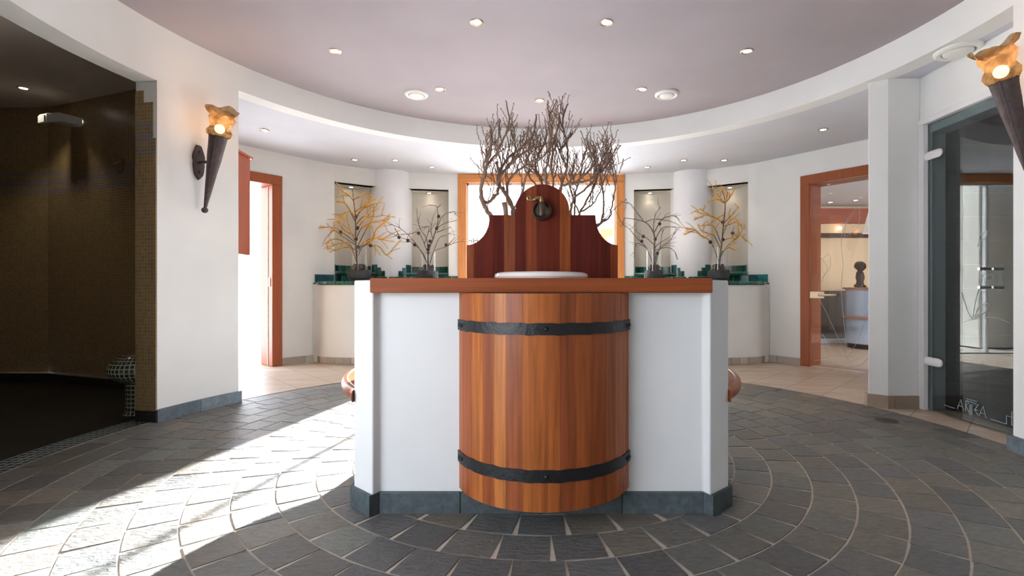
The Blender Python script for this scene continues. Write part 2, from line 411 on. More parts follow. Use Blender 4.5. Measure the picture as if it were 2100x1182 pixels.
def lathe(bm, prof, c=(0, 0, 0), n=32, mat=None, uvs=None, closed=False, wob=None):
    """profile of (radius, height); r=0 ends close to a point"""
    uv = bm.loops.layers.uv['UVMap']; rings = []; c = Vector(c)
    tr = (lambda v: mat @ v) if mat is not None else (lambda v: v)
    for j, (r, z) in enumerate(prof):
        if r <= 1e-6: rings.append([bm.verts.new(tr(c + Vector((0, 0, z))))])
        else:
            L = []
            for k in range(n):
                a = 2 * math.pi * k / n; rr, zz = (r, z) if wob is None else wob(r, z, a, j)
                L.append(bm.verts.new(tr(c + Vector((rr * math.cos(a), rr * math.sin(a), zz)))))
            rings.append(L)
    fs = []; s = 0; circ = max(p[0] for p in prof) * 2 * math.pi
    for j, (a, b) in enumerate(zip(rings[:-1], rings[1:])):
        ds = math.hypot(prof[j + 1][0] - prof[j][0], prof[j + 1][1] - prof[j][1])
        for k in range(n):
            k2 = (k + 1) % n
            if len(a) == 1 and len(b) == 1: continue
            if len(a) == 1: vs = [a[0], b[k2], b[k]]; q = [(k / n * circ, s), ((k + 1) / n * circ, s + ds), (k / n * circ, s + ds)]
            elif len(b) == 1: vs = [a[k], a[k2], b[0]]; q = [(k / n * circ, s), ((k + 1) / n * circ, s), (k / n * circ, s + ds)]
            else: vs = [a[k], a[k2], b[k2], b[k]]; q = [(k / n * circ, s), ((k + 1) / n * circ, s), ((k + 1) / n * circ, s + ds), (k / n * circ, s + ds)]
            f = bm.faces.new(vs); fs.append(f)
            for lp, t in zip(f.loops, q): lp[uv].uv = t
        s += ds
    return fs
def disc(bm, R, z, c=(CX, CY), n=96, t0=0, t1=360, R0=0):
    if R0 > 0:
        a = arc(R0, t0, t1, n, c); b = arc(R, t0, t1, n, c)
        va = [bm.verts.new((p[0], p[1], z)) for p in a]; vb = [bm.verts.new((p[0], p[1], z)) for p in b]
        return [bm.faces.new((va[i], vb[i], vb[i + 1], va[i + 1])) for i in range(n)]
    return [bm.faces.new([bm.verts.new((p[0], p[1], z)) for p in arc(R, t0, t1, n, c)[:-1]])]
def ang(px, R=2.9):
    """angle on the room's circle (far solution) seen at picture column px"""
    k = (px - 1110) / F
    a = k * k + 1; b = -2 * CY; cc = CY * CY - R * R
    d = (-b + math.sqrt(b * b - 4 * a * cc)) / (2 * a)
    return math.degrees(math.atan2(d - CY, k * d))
ZC, ZL = 2.967, 2.738          # upper and lower ceiling
ZH = 2.545                     # head of the shower opening
RI, RO = 2.90, 3.085            # inner ring wall
A0, A1 = ang(322), ang(489)    # left pier
A1b = A1
AR = ang(2078) if True else 0

# ================================================================== FLOORS
def slate_floor():
    rc = (.012, 3.11)
    bm = BM(); disc(bm, 2.97, -.0035, rc, 120)
    obj('floor_grout', bm, M['grout'], kind='structure')
    bm = BM()
    cols = [lin(112, 110, 108), lin(104, 104, 108), lin(118, 112, 106), lin(98, 98, 100), lin(110, 112, 110), lin(102, 98, 94)]
    outer = 2.955; ring = .1825; k = 0
    while outer > .6:
        r1 = outer - .0045; r0 = outer - ring + .0045
        n = max(6, round(2 * math.pi * (r0 + r1) / 2 / .205)); off = random.random()
        for i in range(n):
            tc_ = 2 * math.pi * (i + off) / n
            g = .005
            wi = 2 * math.pi * r0 / n - g; wo = 2 * math.pi * r1 / n - g
            wo = wi + (wo - wi) * .35
            er, et = Vector((math.cos(tc_), math.sin(tc_), 0)), Vector((-math.sin(tc_), math.cos(tc_), 0))
            c3 = Vector((rc[0], rc[1], 0)); dz = random.uniform(-.0012, .0012)
            sk = random.uniform(-.02, .02)
            et = (et + er * sk).normalized()
            pts = []
            for s_ in (-1, -.5, 0, .5, 1):
                ww = wi / 2 * s_; pts.append((r0, ww))
            top = []
            def pt(r, wv):  # follow the ring's curve
                sag = r - math.sqrt(max(r * r - wv * wv, 0))
                return c3 + er * (r - sag) + et * wv
            lo = [pt(r0, wi / 2 * s_) for s_ in (-1, -.33, .33, 1)]
            hi = [pt(r1, wo / 2 * s_) for s_ in (1, .33, -.33, -1)]
            loop = lo + hi
            vt = [bm.verts.new((p.x, p.y, dz)) for p in loop]; vb = [bm.verts.new((p.x, p.y, -.0045)) for p in loop]
            fs = [bm.faces.new(vt)]
            for q in range(8): fs.append(bm.faces.new((vb[q], vb[(q + 1) % 8], vt[(q + 1) % 8], vt[q])))
            cc_ = vary(random.choice(cols), .15, .015); setcol(bm, fs, (cc_[0] * 1.02, cc_[1] * .97, cc_[2] * .88))
        outer -= ring; k += 1
    obj('floor_slate', bm, M['slate'], kind='structure', smooth=0)
slate_floor()
bm = BM(); disc(bm, 5.0, -.002, n=120, R0=2.955); obj('floor_beige', bm, M['beige'], kind='structure', smooth=0)
# threshold rows of glass mosaic and the dark shower floor
def mosaic_arc(name, R0, R1, t0, t1, z, mat, rows_r):
    bm = BM(); uv = bm.loops.layers.uv['UVMap']; n = 60
    a = arc(R0, t0, t1, n); b = arc(R1, t0, t1, n)
    for i in range(n):
        f = bm.faces.new([bm.verts.new((p[0], p[1], z)) for p in (a[i], a[i + 1], b[i + 1], b[i])])
        L = R_(abs(t1 - t0)) * R0 / n
        for lp, q in zip(f.loops, ((i * L, 0), ((i + 1) * L, 0), ((i + 1) * L, R1 - R0), (i * L, R1 - R0))): lp[uv].uv = q
    return obj(name, bm, mat, kind='structure', smooth=0)
mosaic_arc('floor_threshold', 2.955, 3.13, A0 - .3, 204, .0015, M['mosaic_step'], 4)
SW = [(-2.85, 4.37), (-4.02, 4.786), (-5.27, 5.235), (-7.2, 5.235), (-7.2, 1.2), (-5.2, .9), (-2.64, 1.46)]
bm = BM()
uv = bm.loops.layers.uv['UVMap']
poly = arc(3.12, A0 - .5, 212, 40) + [(-5.2, .9), (-7.2, 1.2), (-7.2, 5.235), (-5.27, 5.235), (-4.02, 4.786), (-2.85, 4.37)]
f = bm.faces.new([bm.verts.new((p[0], p[1], .001)) for p in poly])
for lp in f.loops: lp[uv].uv = (lp.vert.co.x, lp.vert.co.y)
obj('floor_shower', bm, M['mosaic_floor'], kind='structure', smooth=0)

# ================================================================== INNER RING WALL
bm = BM(); sector(bm, RI, RO, A1, A0, 0, ZC + .05, 16); obj('wall_left', bm, M['plaster'], kind='structure')
bm = BM(); sector(bm, RI, RO, A0, 204, ZH, ZC + .05, 24); obj('wall_shower_header', bm, M['plaster'], kind='structure')
bm = BM(); sector(bm, RI, RO, 204, 213, 0, ZC + .05, 8); obj('wall_left_rear', bm, M['plaster'], kind='structure')
bm = BM(); sector(bm, RI, RO, 213 - 360, -40, ZL, ZC + .05, 30); obj('wall_ring_rear', bm, M['plaster'], kind='structure')
bm = BM(); sector(bm, RI, RO - .02, AR, A1, ZL - .0, ZC + .05, 80); obj('wall_ring_band', bm, M['plaster'], kind='structure')
bm = BM(); sector(bm, RI, 3.5, -40, AR, 0, ZC + .05, 16); obj('wall_right', bm, M['plaster'], kind='structure')
# right far pier
PR = [(2.775, 4.158), (2.881, 4.072), (3.15, 4.072), (3.15, 4.12), (4.75, 4.12), (4.75, 4.55), (3.05, 4.45)]
bm = BM(); prism(bm, PR, 0, ZL + .02); obj('wall_right_pier', bm, M['plaster'], kind='structure', bevel=.006)
# ceilings
bm = BM(); disc(bm, RI + .1, ZC, n=120); obj('ceiling_upper', bm, M['ceil_up'], kind='structure', smooth=0)
bm = BM(); disc(bm, 4.98, ZL + .004, n=120, t0=-150, t1=A1 + .6, R0=RI + .02); obj('ceiling_lower', bm, M['ceil_low'], kind='structure', smooth=0)
bm = BM(); f = bm.faces.new([bm.verts.new((p[0], p[1], 2.93)) for p in poly]); obj('ceiling_shower', bm, M['ceil_shower'], kind='structure', smooth=0)
bm = BM(); disc(bm, 5.0, 3.1, n=48, t0=0, t1=360); obj('ceiling_roof', bm, M['ceil_low'], kind='structure', smooth=0)

# shower walls
bm = BM(); strip(bm, SW, .085, 2.95); obj('wall_shower', bm, M['mosaic'], kind='structure', smooth=0)
bm = BM(); strip(bm, offset_path(SW[:6], .004)[:0] or [(p[0], p[1] - .004) for p in SW[:6]], 0, .09); obj('baseboard_shower', bm, M['mosaic_dark'], kind='structure', smooth=0)
# mosaic on the jamb of the opening (stepped top)
j0 = Vector((RI * math.cos(R_(A0)), CY + RI * math.sin(R_(A0)))); j1 = Vector((RO * math.cos(R_(A0)), CY + RO * math.sin(R_(A0))))
jn = Vector((-math.sin(R_(A0)), math.cos(R_(A0)))) * 1.0     # out of the pier, into the opening (increasing angle)
bm = BM(); uv = bm.loops.layers.uv['UVMap']
for f0, f1, z0, z1 in ((.04, 1, .085, 2.115), (.17, 1, 2.115, 2.385), (.62, 1, 2.385, 2.475)):
    a = j0.lerp(j1, f0) + jn * .006; b = j0.lerp(j1, f1) + jn * .006; a2 = j0.lerp(j1, f0); b2 = j0.lerp(j1, f1)
    fs = prism(bm, [(a.x, a.y), (b.x, b.y), (b2.x, b2.y), (a2.x, a2.y)], z0, z1)
    for f in fs:
        for lp in f.loops: lp[uv].uv = ((Vector((lp.vert.co.x, lp.vert.co.y)) - j0).length, lp.vert.co.z)
obj('trim_jamb_mosaic', bm, M['mosaic'], kind='structure', smooth=0)
bm = BM(); uv = bm.loops.layers.uv['UVMap']
a = j0.lerp(j1, .04) + jn * .008; b = j1 + jn * .008
fs = prism(bm, [(a.x, a.y), (b.x, b.y), (j1.x, j1.y), (j0.lerp(j1, .04).x, j0.lerp(j1, .04).y)], 0, .085)
for f in fs:
    for lp in f.loops: lp[uv].uv = ((Vector((lp.vert.co.x, lp.vert.co.y)) - j0).length, lp.vert.co.z)
obj('trim_jamb_base', bm, M['mosaic_dark'], kind='structure', smooth=0)

# ================================================================== OUTER WALL
# left half of the back wall as a path (x, depth); right half is its mirror image
NL0, NL1 = (-2.909, 6.895), (-2.489, 7.188)      # outer niche
NR0, NR1 = (-1.947, 7.385), (-1.412, 7.468)      # inner niche
WIN = 1.27; WD = 7.49
DOOR_A = (-3.362, 6.34)                          # door frame's right edge
def sect_pt(R, t): return (CX + R * math.cos(R_(t)), CY + R * math.sin(R_(t)))
DOOR_B = (-4.06, 5.42)
def mir(pts, s): return [(-p[0], p[1]) for p in pts][::-1] if s > 0 else pts
ZN = 2.495; ZS = 1.205
COLX, COLY, COLR = -2.28, 7.47, .30
for s in (-1, 1):
    side = 'left' if s < 0 else 'right'
    bm = BM()
    wallslab(bm, mir([DOOR_A, (-2.985, 6.82), NL0], s), .30, 0, ZL + .01)
    wallslab(bm, mir([NL0, (-2.49, 7.188), (-2.43, 7.23), (-2.04, 7.37), NR0, NR1], s), .12, ZN, ZL + .01)
    wallslab(bm, mir([NL0, (-2.49, 7.188), (-2.43, 7.23), (-2.04, 7.37), NR0, NR1], s), .5, 0, ZS - .035)
    wallslab(bm, mir([NR1, (-WIN, WD)], s), .30, 0, ZL + .01)
    wall_bm = bm; bm = BM()
    # niche backs, concave, and the niche ceilings
    for a, b in ((NL0, (-2.36, 7.24)), ((-2.16, 7.34), NR1)):
        m0 = Vector(((a[0] + b[0]) / 2, (a[1] + b[1]) / 2)); h = Vector((b[0] - a[0], b[1] - a[1])) / 2; n2 = Vector((-h.y, h.x)).normalized()
        pts = []
        for i in range(13):
            t = math.pi * (1 - i / 12)
            q = m0 + h * math.cos(t) + n2 * (.36 * math.sin(t) ** .8 if 0 < i < 12 else 0); pts.append((q.x, q.y))
        for i in range(12):
            pr = mir([pts[i], pts[i + 1]], s); strip(bm, pr, ZS - .04, ZN + .02)
        top = mir(pts, s)
        bm.faces.new([bm.verts.new((p[0], p[1], ZN)) for p in top]); bm.faces.new([bm.verts.new((p[0], p[1], ZS - .034)) for p in top])
    bmesh.ops.remove_doubles(bm, verts=bm.verts, dist=1e-5)
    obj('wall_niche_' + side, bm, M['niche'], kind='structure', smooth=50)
    bm = wall_bm
    obj('wall_back_' + side, bm, M['plaster'], kind='structure', smooth=30)
    # over and beyond the doors
    bm = BM()
    wallslab(bm, mir([DOOR_B, DOOR_A], s), .25, 2.445, ZL + .01)
    if s < 0: wallslab(bm, [(-4.2, 5.2), DOOR_B], .25, 0, ZL + .01)
    else: wallslab(bm, [(4.06, 5.42), (4.42, 4.7), (4.6, 4.2)], .25, 0, ZL + .01)
    obj('wall_door_' + side, bm, M['plaster'], kind='structure', smooth=30)
    # half-round column between the niches
    bm = BM(); lathe(bm, [(COLR, 1.075), (COLR, ZL + .005)], (s * -COLX if s > 0 else COLX, COLY, 0), 48); obj('wall_column_' + side, bm, M['column'], kind='structure')
# rear and side walls of the corridor (behind the camera), with a wide window
bm = BM()
wallslab(bm, arc(4.65, 4, -114, 40), .2, 0, ZL + .01)
wallslab(bm, arc(4.65, -142, -152, 4), .2, 0, ZL + .01)
wallslab(bm, arc(4.65, -114, -142, 10), .2, 0, .35)
wallslab(bm, arc(4.65, -114, -142, 10), .2, 2.5, ZL + .01)
obj('wall_rear', bm, M['plaster'], kind='structure')

# baseboards
def plinth(name, pts, z1, th, mat, cols, seg=.36, gap=.004):
    """stone skirting made of butted pieces along a path"""
    bm = BM()
    P2 = [Vector(p) for p in pts]; L = [0]
    for a, b in zip(P2[:-1], P2[1:]): L.append(L[-1] + (b - a).length)
    def at(s_):
        for i in range(len(P2) - 1):
            if s_ <= L[i + 1] + 1e-9:
                return P2[i].lerp(P2[i + 1], (s_ - L[i]) / max(1e-9, L[i + 1] - L[i])), (P2[i + 1] - P2[i]).normalized()
        return P2[-1], (P2[-1] - P2[-2]).normalized()
    n = max(1, round(L[-1] / seg))
    for k in range(n):
        s0 = L[-1] * k / n + (gap / 2 if k else 0); s1 = L[-1] * (k + 1) / n - (gap / 2 if k < n - 1 else 0)
        st = [s0] + [l for l in L if s0 < l < s1] + [s1]
        inn, out = [], []
        for x in st:
            p, t = at(x)
            inn.append((p.x, p.y)); 
        out = offset_path(inn, -th)
        col = vary(random.choice(cols), .12, .03)
        for i in range(len(inn) - 1):
            fs = prism(bm, [inn[i], inn[i + 1], out[i + 1], out[i]], -.003, z1)
            setcol(bm, fs, col)
    return obj(name, bm, mat, kind='structure', smooth=0)
SL = [lin(104, 116, 124), lin(92, 104, 112), lin(84, 96, 104)]
ST = [lin(178, 168, 156), lin(168, 158, 146), lin(160, 148, 136)]
# left pier: path runs so that the room is on its right
plinth('baseboard_left', arc(RI, A0 + .25, A1 - .35, 16)[::1], .095, .02, M['slate_plinth'], SL, .38)
plinth('baseboard_right', arc(RI, AR + .4, -40, 16), .095, .022, M['slate_plinth'], SL, .4)
plinth('baseboard_right_pier', [(3.0, 4.62 - .2), (2.755, 4.172)][::1] and [(2.79, 4.2), (2.775, 4.158), (2.881, 4.072), (3.15, 4.072)], .105, .018, M['stone_plinth'], [lin(150, 132, 116)], .3)
for s in (-1, 1):
    side = 'left' if s < 0 else 'right'
    plinth('baseboard_back_' + side, mir([DOOR_A, (-2.985, 6.82)], s), .09, .015, M['stone_plinth'], ST, .4)

# ================================================================== TILED WALL COUNTERS
GRN = [(.008, .075, .055), (.012, .10, .075), (.006, .055, .042), (.02, .11, .095), (.03, .13, .14)]
def tile_row(bm, pts, z0, z1, tw, th, proud=.008, cols=GRN, gap=.006, va=.25, hu=.1):
    P2 = [Vector(p) for p in pts]; L = [0]
    for a, b in zip(P2[:-1], P2[1:]): L.append(L[-1] + (b - a).length)
    def at(s_):
        for i in range(len(P2) - 1):
            if s_ <= L[i + 1] + 1e-9: return P2[i].lerp(P2[i + 1], (s_ - L[i]) / max(1e-9, L[i + 1] - L[i]))
        return P2[-1]
    n = max(1, round(L[-1] / tw))
    for k in range(n):
        a = at(L[-1] * k / n + gap / 2); b = at(L[-1] * (k + 1) / n - gap / 2)
        t = (b - a).normalized(); nn = Vector((t.y, -t.x)) * proud
        fs = prism(bm, [(a.x, a.y), (b.x, b.y), (b.x + nn.x, b.y + nn.y), (a.x + nn.x, a.y + nn.y)], z0 + gap / 2, z1 - gap / 2)
        setcol(bm, fs, vary(random.choice(cols), va, hu))
def bullnose(bm, pts, z, r, tw, gap=.008, cols=GRN):
    P2 = [Vector(p) for p in pts]; L = [0]
    for a, b in zip(P2[:-1], P2[1:]): L.append(L[-1] + (b - a).length)
    def at(s_):
        for i in range(len(P2) - 1):
            if s_ <= L[i + 1] + 1e-9: return P2[i].lerp(P2[i + 1], (s_ - L[i]) / max(1e-9, L[i + 1] - L[i]))
        return P2[-1]
    n = max(1, round(L[-1] / tw))
    for k in range(n):
        s0 = L[-1] * k / n + gap / 2; s1 = L[-1] * (k + 1) / n - gap / 2
        fs = tube(bm, [(*at(s0 + (s1 - s0) * q / 3), z) for q in range(4)], r, 12)
        setcol(bm, fs, vary(random.choice(cols), .25, .1))
CF = [(-3.0, 6.60), (-2.95, 6.525), (-2.85, 6.475), (-2.68, 6.435), (-2.445, 6.40), (-1.9, 6.36), (-1.33, 6.35)]   # counter front
CB = [(-1.33, 7.46), (-1.412, 7.45), (-1.95, 7.37), (-2.45, 7.20), (-2.9, 6.88), (-2.985, 6.80), (-3.1, 6.66)]
for s in (-1, 1):
    side = 'left' if s < 0 else 'right'
    t = thing('tiled_counter', f'white plastered wall counter with green glazed tiles, under the {side} pair of niches', 'counter', (s * 2.1 * (1 if s > 0 else 1), 6.9, 0), 'tiled counters along the back wall')
    bm = BM(); prism(bm, [(p[0] * (1 if s < 0 else -1), p[1]) for p in CF + CB], 0, 1.05); obj('body', bm, M['plaster'], t, smooth=50)
    bm = BM(); inset = [(p[0] * (1 if s < 0 else -1), p[1]) for p in CF + CB]
    fs = prism(bm, inset, 1.05, 1.072); setcol(bm, fs, GRN[0]); obj('tile_top', bm, M['green'], t, smooth=0)
    bm = BM(); front = mir([(p[0], p[1] - .005) for p in CF], s); bullnose(bm, front, 1.063, .027, .125); obj('rim', bm, M['green'], t, label='glossy green rounded rim tiles')
    # skirting of the counter
    bm = BM(); fr = mir(CF, s)
    P2 = fr; n = len(P2)
    tile_row(bm, fr, 0, .09, .115, 0, .014, [lin(176, 164, 150), lin(166, 152, 140), lin(158, 150, 140)], .005, .06, .01); obj('skirting', bm, M['stone_plinth'], t, smooth=0)
    # wall tiles: large squares beside the niche, then rows below the niches
    bm = BM()
    big = [(.03, .16, .19), (.05, .20, .25), (.03, .12, .13)]
    tile_row(bm, mir([(-3.09, 6.68), (-2.985, 6.82), (-2.915, 6.89)], s), 1.075, 1.19, .125, 0, .012, big)
    tile_row(bm, mir([NL0, (-2.49, 7.188), (-2.43, 7.23)], s), 1.075, ZS - .02, .1, 0, .010)
    tile_row(bm, mir([NR0, NR1, (-WIN, WD)], s), 1.075, ZS - .02, .095, 0, .010)
    # stepped tiles on the column
    cx = COLX if s < 0 else -COLX
    base = math.degrees(math.atan2(-COLY, -cx))   # direction from column to the viewer
    for i in range(-6, 7):
        h = {6: 1.345, 5: 1.345, 4: 1.345, 3: 1.30, 2: 1.25, 1: 1.19, 0: 1.19}[abs(i)]
        if abs(i) <= 1: h = 1.165
        if abs(i) > 5: continue
        a0 = base + i * 12 - 5.8; a1 = base + i * 12 + 5.8
        pts = arc(COLR + .001, a0, a1, 2, (cx, COLY))
        fs = sector(bm, COLR - .01, COLR + .012, a0, a1, 1.165 + .004 if h > 1.17 else 1.07, h, 2, (cx, COLY)); setcol(bm, fs, vary(random.choice(GRN), .25, .1))
        if h > 1.17:
            fs = sector(bm, COLR - .01, COLR + .012, a0, a1, 1.07, 1.163, 2, (cx, COLY)); setcol(bm, fs, vary(random.choice(GRN), .25, .1))
    # niche back rows
    for a, b in ((NL0, (-2.36, 7.24)), ((-2.16, 7.34), NR1)):
        m0 = Vector(((a[0] + b[0]) / 2, (a[1] + b[1]) / 2)); h = Vector((b[0] - a[0], b[1] - a[1])) / 2; n2 = Vector((-h.y, h.x)).normalized()
        pts = []
        for i in range(13):
            tt = math.pi * (1 - i / 12)
            q = m0 + h * .985 * math.cos(tt) + n2 * (.35 * math.sin(tt) ** .8 if 0 < i < 12 else 0); pts.append((q.x, q.y))
        tile_row(bm, mir(pts, s), ZS + .01, 1.335, .085, 0, .012)
    obj('wall_tiles', bm, M['green'], t, smooth=0)
    for sp_ in ([(-2.895, 6.875), (-2.48, 7.165), (-2.40, 7.175)], [(-2.06, 7.31), (-1.95, 7.36), (-1.43, 7.445)]):
        bm = BM(); bullnose(bm, mir(sp_, s), ZS, .027, .16, gap=.0)
        obj('niche_sill', bm, M['green'], t, label='rounded green sill tiles')
    # fill of the sill top
    bm = BM()
    for a, b in ((NL0, (-2.36, 7.24)), ((-2.16, 7.34), NR1)):
        m0 = Vector(((a[0] + b[0]) / 2, (a[1] + b[1]) / 2)); h = Vector((b[0] - a[0], b[1] - a[1])) / 2; n2 = Vector((-h.y, h.x)).normalized()
        pts = []
        for i in range(13):
            tt = math.pi * (1 - i / 12); q = m0 + h * math.cos(tt) + n2 * (.35 * math.sin(tt) ** .8 if 0 < i < 12 else 0); pts.append((q.x, q.y))
        setcol(bm, prism(bm, mir(pts, s), ZS - .03, ZS + .008), GRN[2])
    obj('niche_floor', bm, M['green'], t, smooth=0)

# ================================================================== BACK WINDOW
WF = lin(200, 128, 72)
def wbox(bm, *a, col=WF, v=.06, mat=None):
    fs = box(bm, *a, mat=mat); setcol(bm, fs, vary(col, v, .02)); return fs
fw = .127
bm = BM()
wbox(bm, -WIN, -WIN + fw, WD - .03, WD + .14, 0, ZL - fw)
wbox(bm, WIN - fw, WIN, WD - .03, WD + .14, 0, ZL - fw)
o = obj('window_1', bm, M['wood_frame'], kind='structure', bevel=.006)
bm = BM(); wbox(bm, -WIN, WIN, WD - .03, WD + .14, ZL - fw, ZL); obj('window_head', bm, M['wood_h'], o, bevel=.006)
bm = BM()
for x, hw in ((-WIN + fw + .012, .012), (-.52, .02), (WIN - fw - .012, .012)): box(bm, x - hw, x + hw, WD + .05, WD + .10, 0, ZL - fw)
box(bm, -WIN + fw, WIN - fw, WD + .05, WD + .10, ZL - fw - .03, ZL - fw); obj('window_sash', bm, M['white_metal'], o, smooth=0)
bm = BM(); box(bm, -WIN + fw, WIN - fw, WD + .07, WD + .078, 0, ZL - fw); obj('window_glass', bm, M['glass'], o, smooth=0)
bm = BM(); box(bm, -WIN - .02, WIN + .02, WD - .01, WD + .2, -.01, .012); obj('window_sill', bm, M['alu'], o, smooth=0)

def flat_text(name, body, size, mat, loc, mw, parent=None, extr=.0015):
    cu = bpy.data.curves.new(name, 'FONT'); cu.body = body; cu.size = size * S; cu.extrude = extr; cu.materials.append(mat)
    o = bpy.data.objects.new(name, cu); link(o)
    bpy.context.view_layer.update()
    me = bpy.data.meshes.new_from_object(o.evaluated_get(bpy.context.evaluated_depsgraph_get())); bpy.data.objects.remove(o)
    me.name = name; me.materials.clear(); me.materials.append(mat)
    o = bpy.data.objects.new(name, me); link(o, parent); o.matrix_world = mw; return o
# lettering on the outside of the window reads mirrored from inside
mw = Matrix.Translation(P(982, 499, WD + .066) * S) @ Matrix.Rotation(R_(90), 4, 'X') @ Matrix.Scale(-1, 4, (1, 0, 0)) @ Matrix.Shear('XY', 4, (.15, 0))
to = flat_text('window_lettering', 'Hotel', .13, M['ink'], None, mw)
tag(to, 'dark handwritten mirrored lettering on the glass beside the left end of the wooden board', 'lettering')

# ================================================================== DOORS IN THE OUTER WALL
def door_axes(s):
    a = Vector((DOOR_A[0] * (-s), DOOR_A[1])) if s > 0 else Vector(DOOR_A); b = Vector((-DOOR_B[0], DOOR_B[1])) if s > 0 else Vector(DOOR_B)
    t = (b - a); L = t.length; t.normalize(); n = Vector((-t.y, t.x))
    if n.dot(Vector((0, 3.15)) - a) < 0: n = -n
    return a, t, n, L          # from visible edge, along the wall, towards the room
REDW = lin(146, 76, 42)
def frame_mat(a, t, n):
    return Matrix(((t.x, n.x, 0, a.x), (t.y, n.y, 0, a.y), (0, 0, 1, 0), (0, 0, 0, 1)))
for s in (-1, 1):
    a, t, n, L = door_axes(s); m = frame_mat(a, t, n)
    bm = BM(); f_ = .125 if s < 0 else .115
    wbox(bm, 0, f_, -.30, .03, 0, 2.44 - f_, col=REDW, mat=m); wbox(bm, L - f_, L, -.30, .03, 0, 2.44 - f_, col=REDW, mat=m)
    fr = obj('door_' + ('1' if s < 0 else '2'), bm, M['wood_frame'], kind='structure', bevel=.006)
    bm = BM(); wbox(bm, 0, L, -.30, .03, 2.44 - f_, 2.44, col=REDW, mat=m); obj('door_head', bm, M['wood_frame'], fr, bevel=.006)
    if s < 0:
        bm = BM(); box(bm, f_ - .004, f_ + .006, -.10, -.085, .0, 2.3, mat=m); obj('door_seal', bm, M['alu'], fr, smooth=0)
        bm = BM(); box(bm, f_ - .006, f_ + .008, -.06, -.02, 1.02, 1.13, mat=m); obj('door_strike_plate', bm, M['chrome'], fr, smooth=0)
    else:
        bm = BM(); box(bm, f_ + .004, L - f_ - .004, -.012, .0, .02, 2.44 - f_ - .006, mat=m); gl = obj('door_glass', bm, M['door_glass'], fr, smooth=0)
        bm = BM(); 
        box(bm, f_ - .01, f_ + .17, .0, .02, .87, .955, mat=m)
        tube(bm, [m @ Vector(q) for q in ((f_ + .13, .02, .912), (f_ + .13, .07, .912), (f_ + .16, .085, .912), (f_ + .34, .085, .915))], .014, 10)
        obj('door_handle', bm, M['satin'], fr, bevel=.004)
        # etched plants on the glass
        bm = BM()
        def ecv(pts, r=.0022):
            q = [m @ Vector((f_ + u, .002, v)) for u, v in pts]
            sm = []
            for i in range(len(q) - 1):
                p0 = q[max(i - 1, 0)]; p1 = q[i]; p2 = q[i + 1]; p3 = q[min(i + 2, len(q) - 1)]
                for k in range(6):
                    tt = k / 6; sm.append(.5 * ((2 * p1) + (p2 - p0) * tt + (2 * p0 - 5 * p1 + 4 * p2 - p3) * tt * tt + (3 * p1 - p0 - 3 * p2 + p3) * tt ** 3))
            sm.append(q[-1]); tube(bm, sm, r, 4)
        ecv([(.42, .12), (.40, .5), (.36, .95), (.38, 1.3), (.36, 1.55), (.40, 1.75), (.52, 1.9)])
        ecv([(.40, 1.62), (.42, 1.82), (.55, 1.95), (.54, 1.72), (.40, 1.62)])
        ecv([(.41, .2), (.3, .45), (.18, .72), (.10, .9), (.14, 1.1), (.20, 1.25), (.12, 1.4)])
        ecv([(.16, 1.15), (.24, 1.28), (.22, 1.42), (.14, 1.32), (.16, 1.15)])
        ecv([(.42, .15), (.25, .25), (.14, .42), (.2, .12), (.42, .05), (.6, .12), (.7, .3)])
        ecv([(.42, .15), (.55, .4), (.65, .8), (.7, 1.3)]); ecv([(.05, .08), (.2, .1), (.4, .05), (.65, .1)])
        obj('door_etching', bm, M['etch'], fr)

# wood-fronted cabinet hanging beside the left door
bm = BM(); CAB = (-2.965, 4.86, 0)
t = thing('wall_cabinet', 'reddish wooden cabinet with a thin cornice, hanging high beside the bright left doorway', 'cabinet', (-3.15, 4.75, 1.33))
ca = P(513, 0, 5.02); cb = P(472, 0, 4.62)
tt = Vector((ca.x - cb.x, ca.y - cb.y)).normalized(); nn = Vector((-tt.y, tt.x))
if nn.x > 0: nn = -nn
a2, b2 = Vector((ca.x, ca.y)), Vector((cb.x, cb.y))
pl = [a2, b2, b2 + nn * .26, a2 + nn * .26]
fs = prism(bm, [(p.x, p.y) for p in pl], 1.335, 2.32); setcol(bm, fs, lin(150, 72, 46)); obj('body', bm, M['wood_frame'], t, bevel=.004)
e = tt * .02; pl = [a2 + e - nn * .02, b2 - e - nn * .02, b2 - e + nn * .28, a2 + e + nn * .28]
bm = BM(); fs = prism(bm, [(p.x, p.y) for p in pl], 2.32, 2.345); setcol(bm, fs, lin(165, 84, 55)); obj('cornice', bm, M['wood_frame'], t, bevel=.004)

# ================================================================== RIGHT STEAM ROOM DOOR
GX = 3.165
d_at = lambda px: GX * F / (px - 1110)
dn = 3.02
bm = BM()
box(bm, 3.15, 3.34, dn, 4.2, 2.36, ZL + .01)
obj('wall_right_over_door', bm, M['plaster'], kind='structure')
bm = BM()
box(bm, 3.128, 3.175, 4.015, 4.07, 0, 2.34); box(bm, 3.128, 3.175, dn, 4.07, 2.34, 2.385)
fr = obj('door_3', bm, M['white_metal'], kind='structure', bevel=.003)
bm = BM()
box(bm, 3.18, 3.335, 4.04, 4.10, 0, 2.34); box(bm, 3.18, 3.335, dn, 4.04, 2.27, 2.34)
box(bm, 3.185, 3.20, 4.0, 4.04, 0, 2.34); obj('door_frame', bm, M['alu'], fr, bevel=.004)
bm = BM(); box(bm, GX, GX + .012, 3.05, 4.012, .015, 2.335); obj('door_glass', bm, M['steam_glass'], fr, smooth=0)
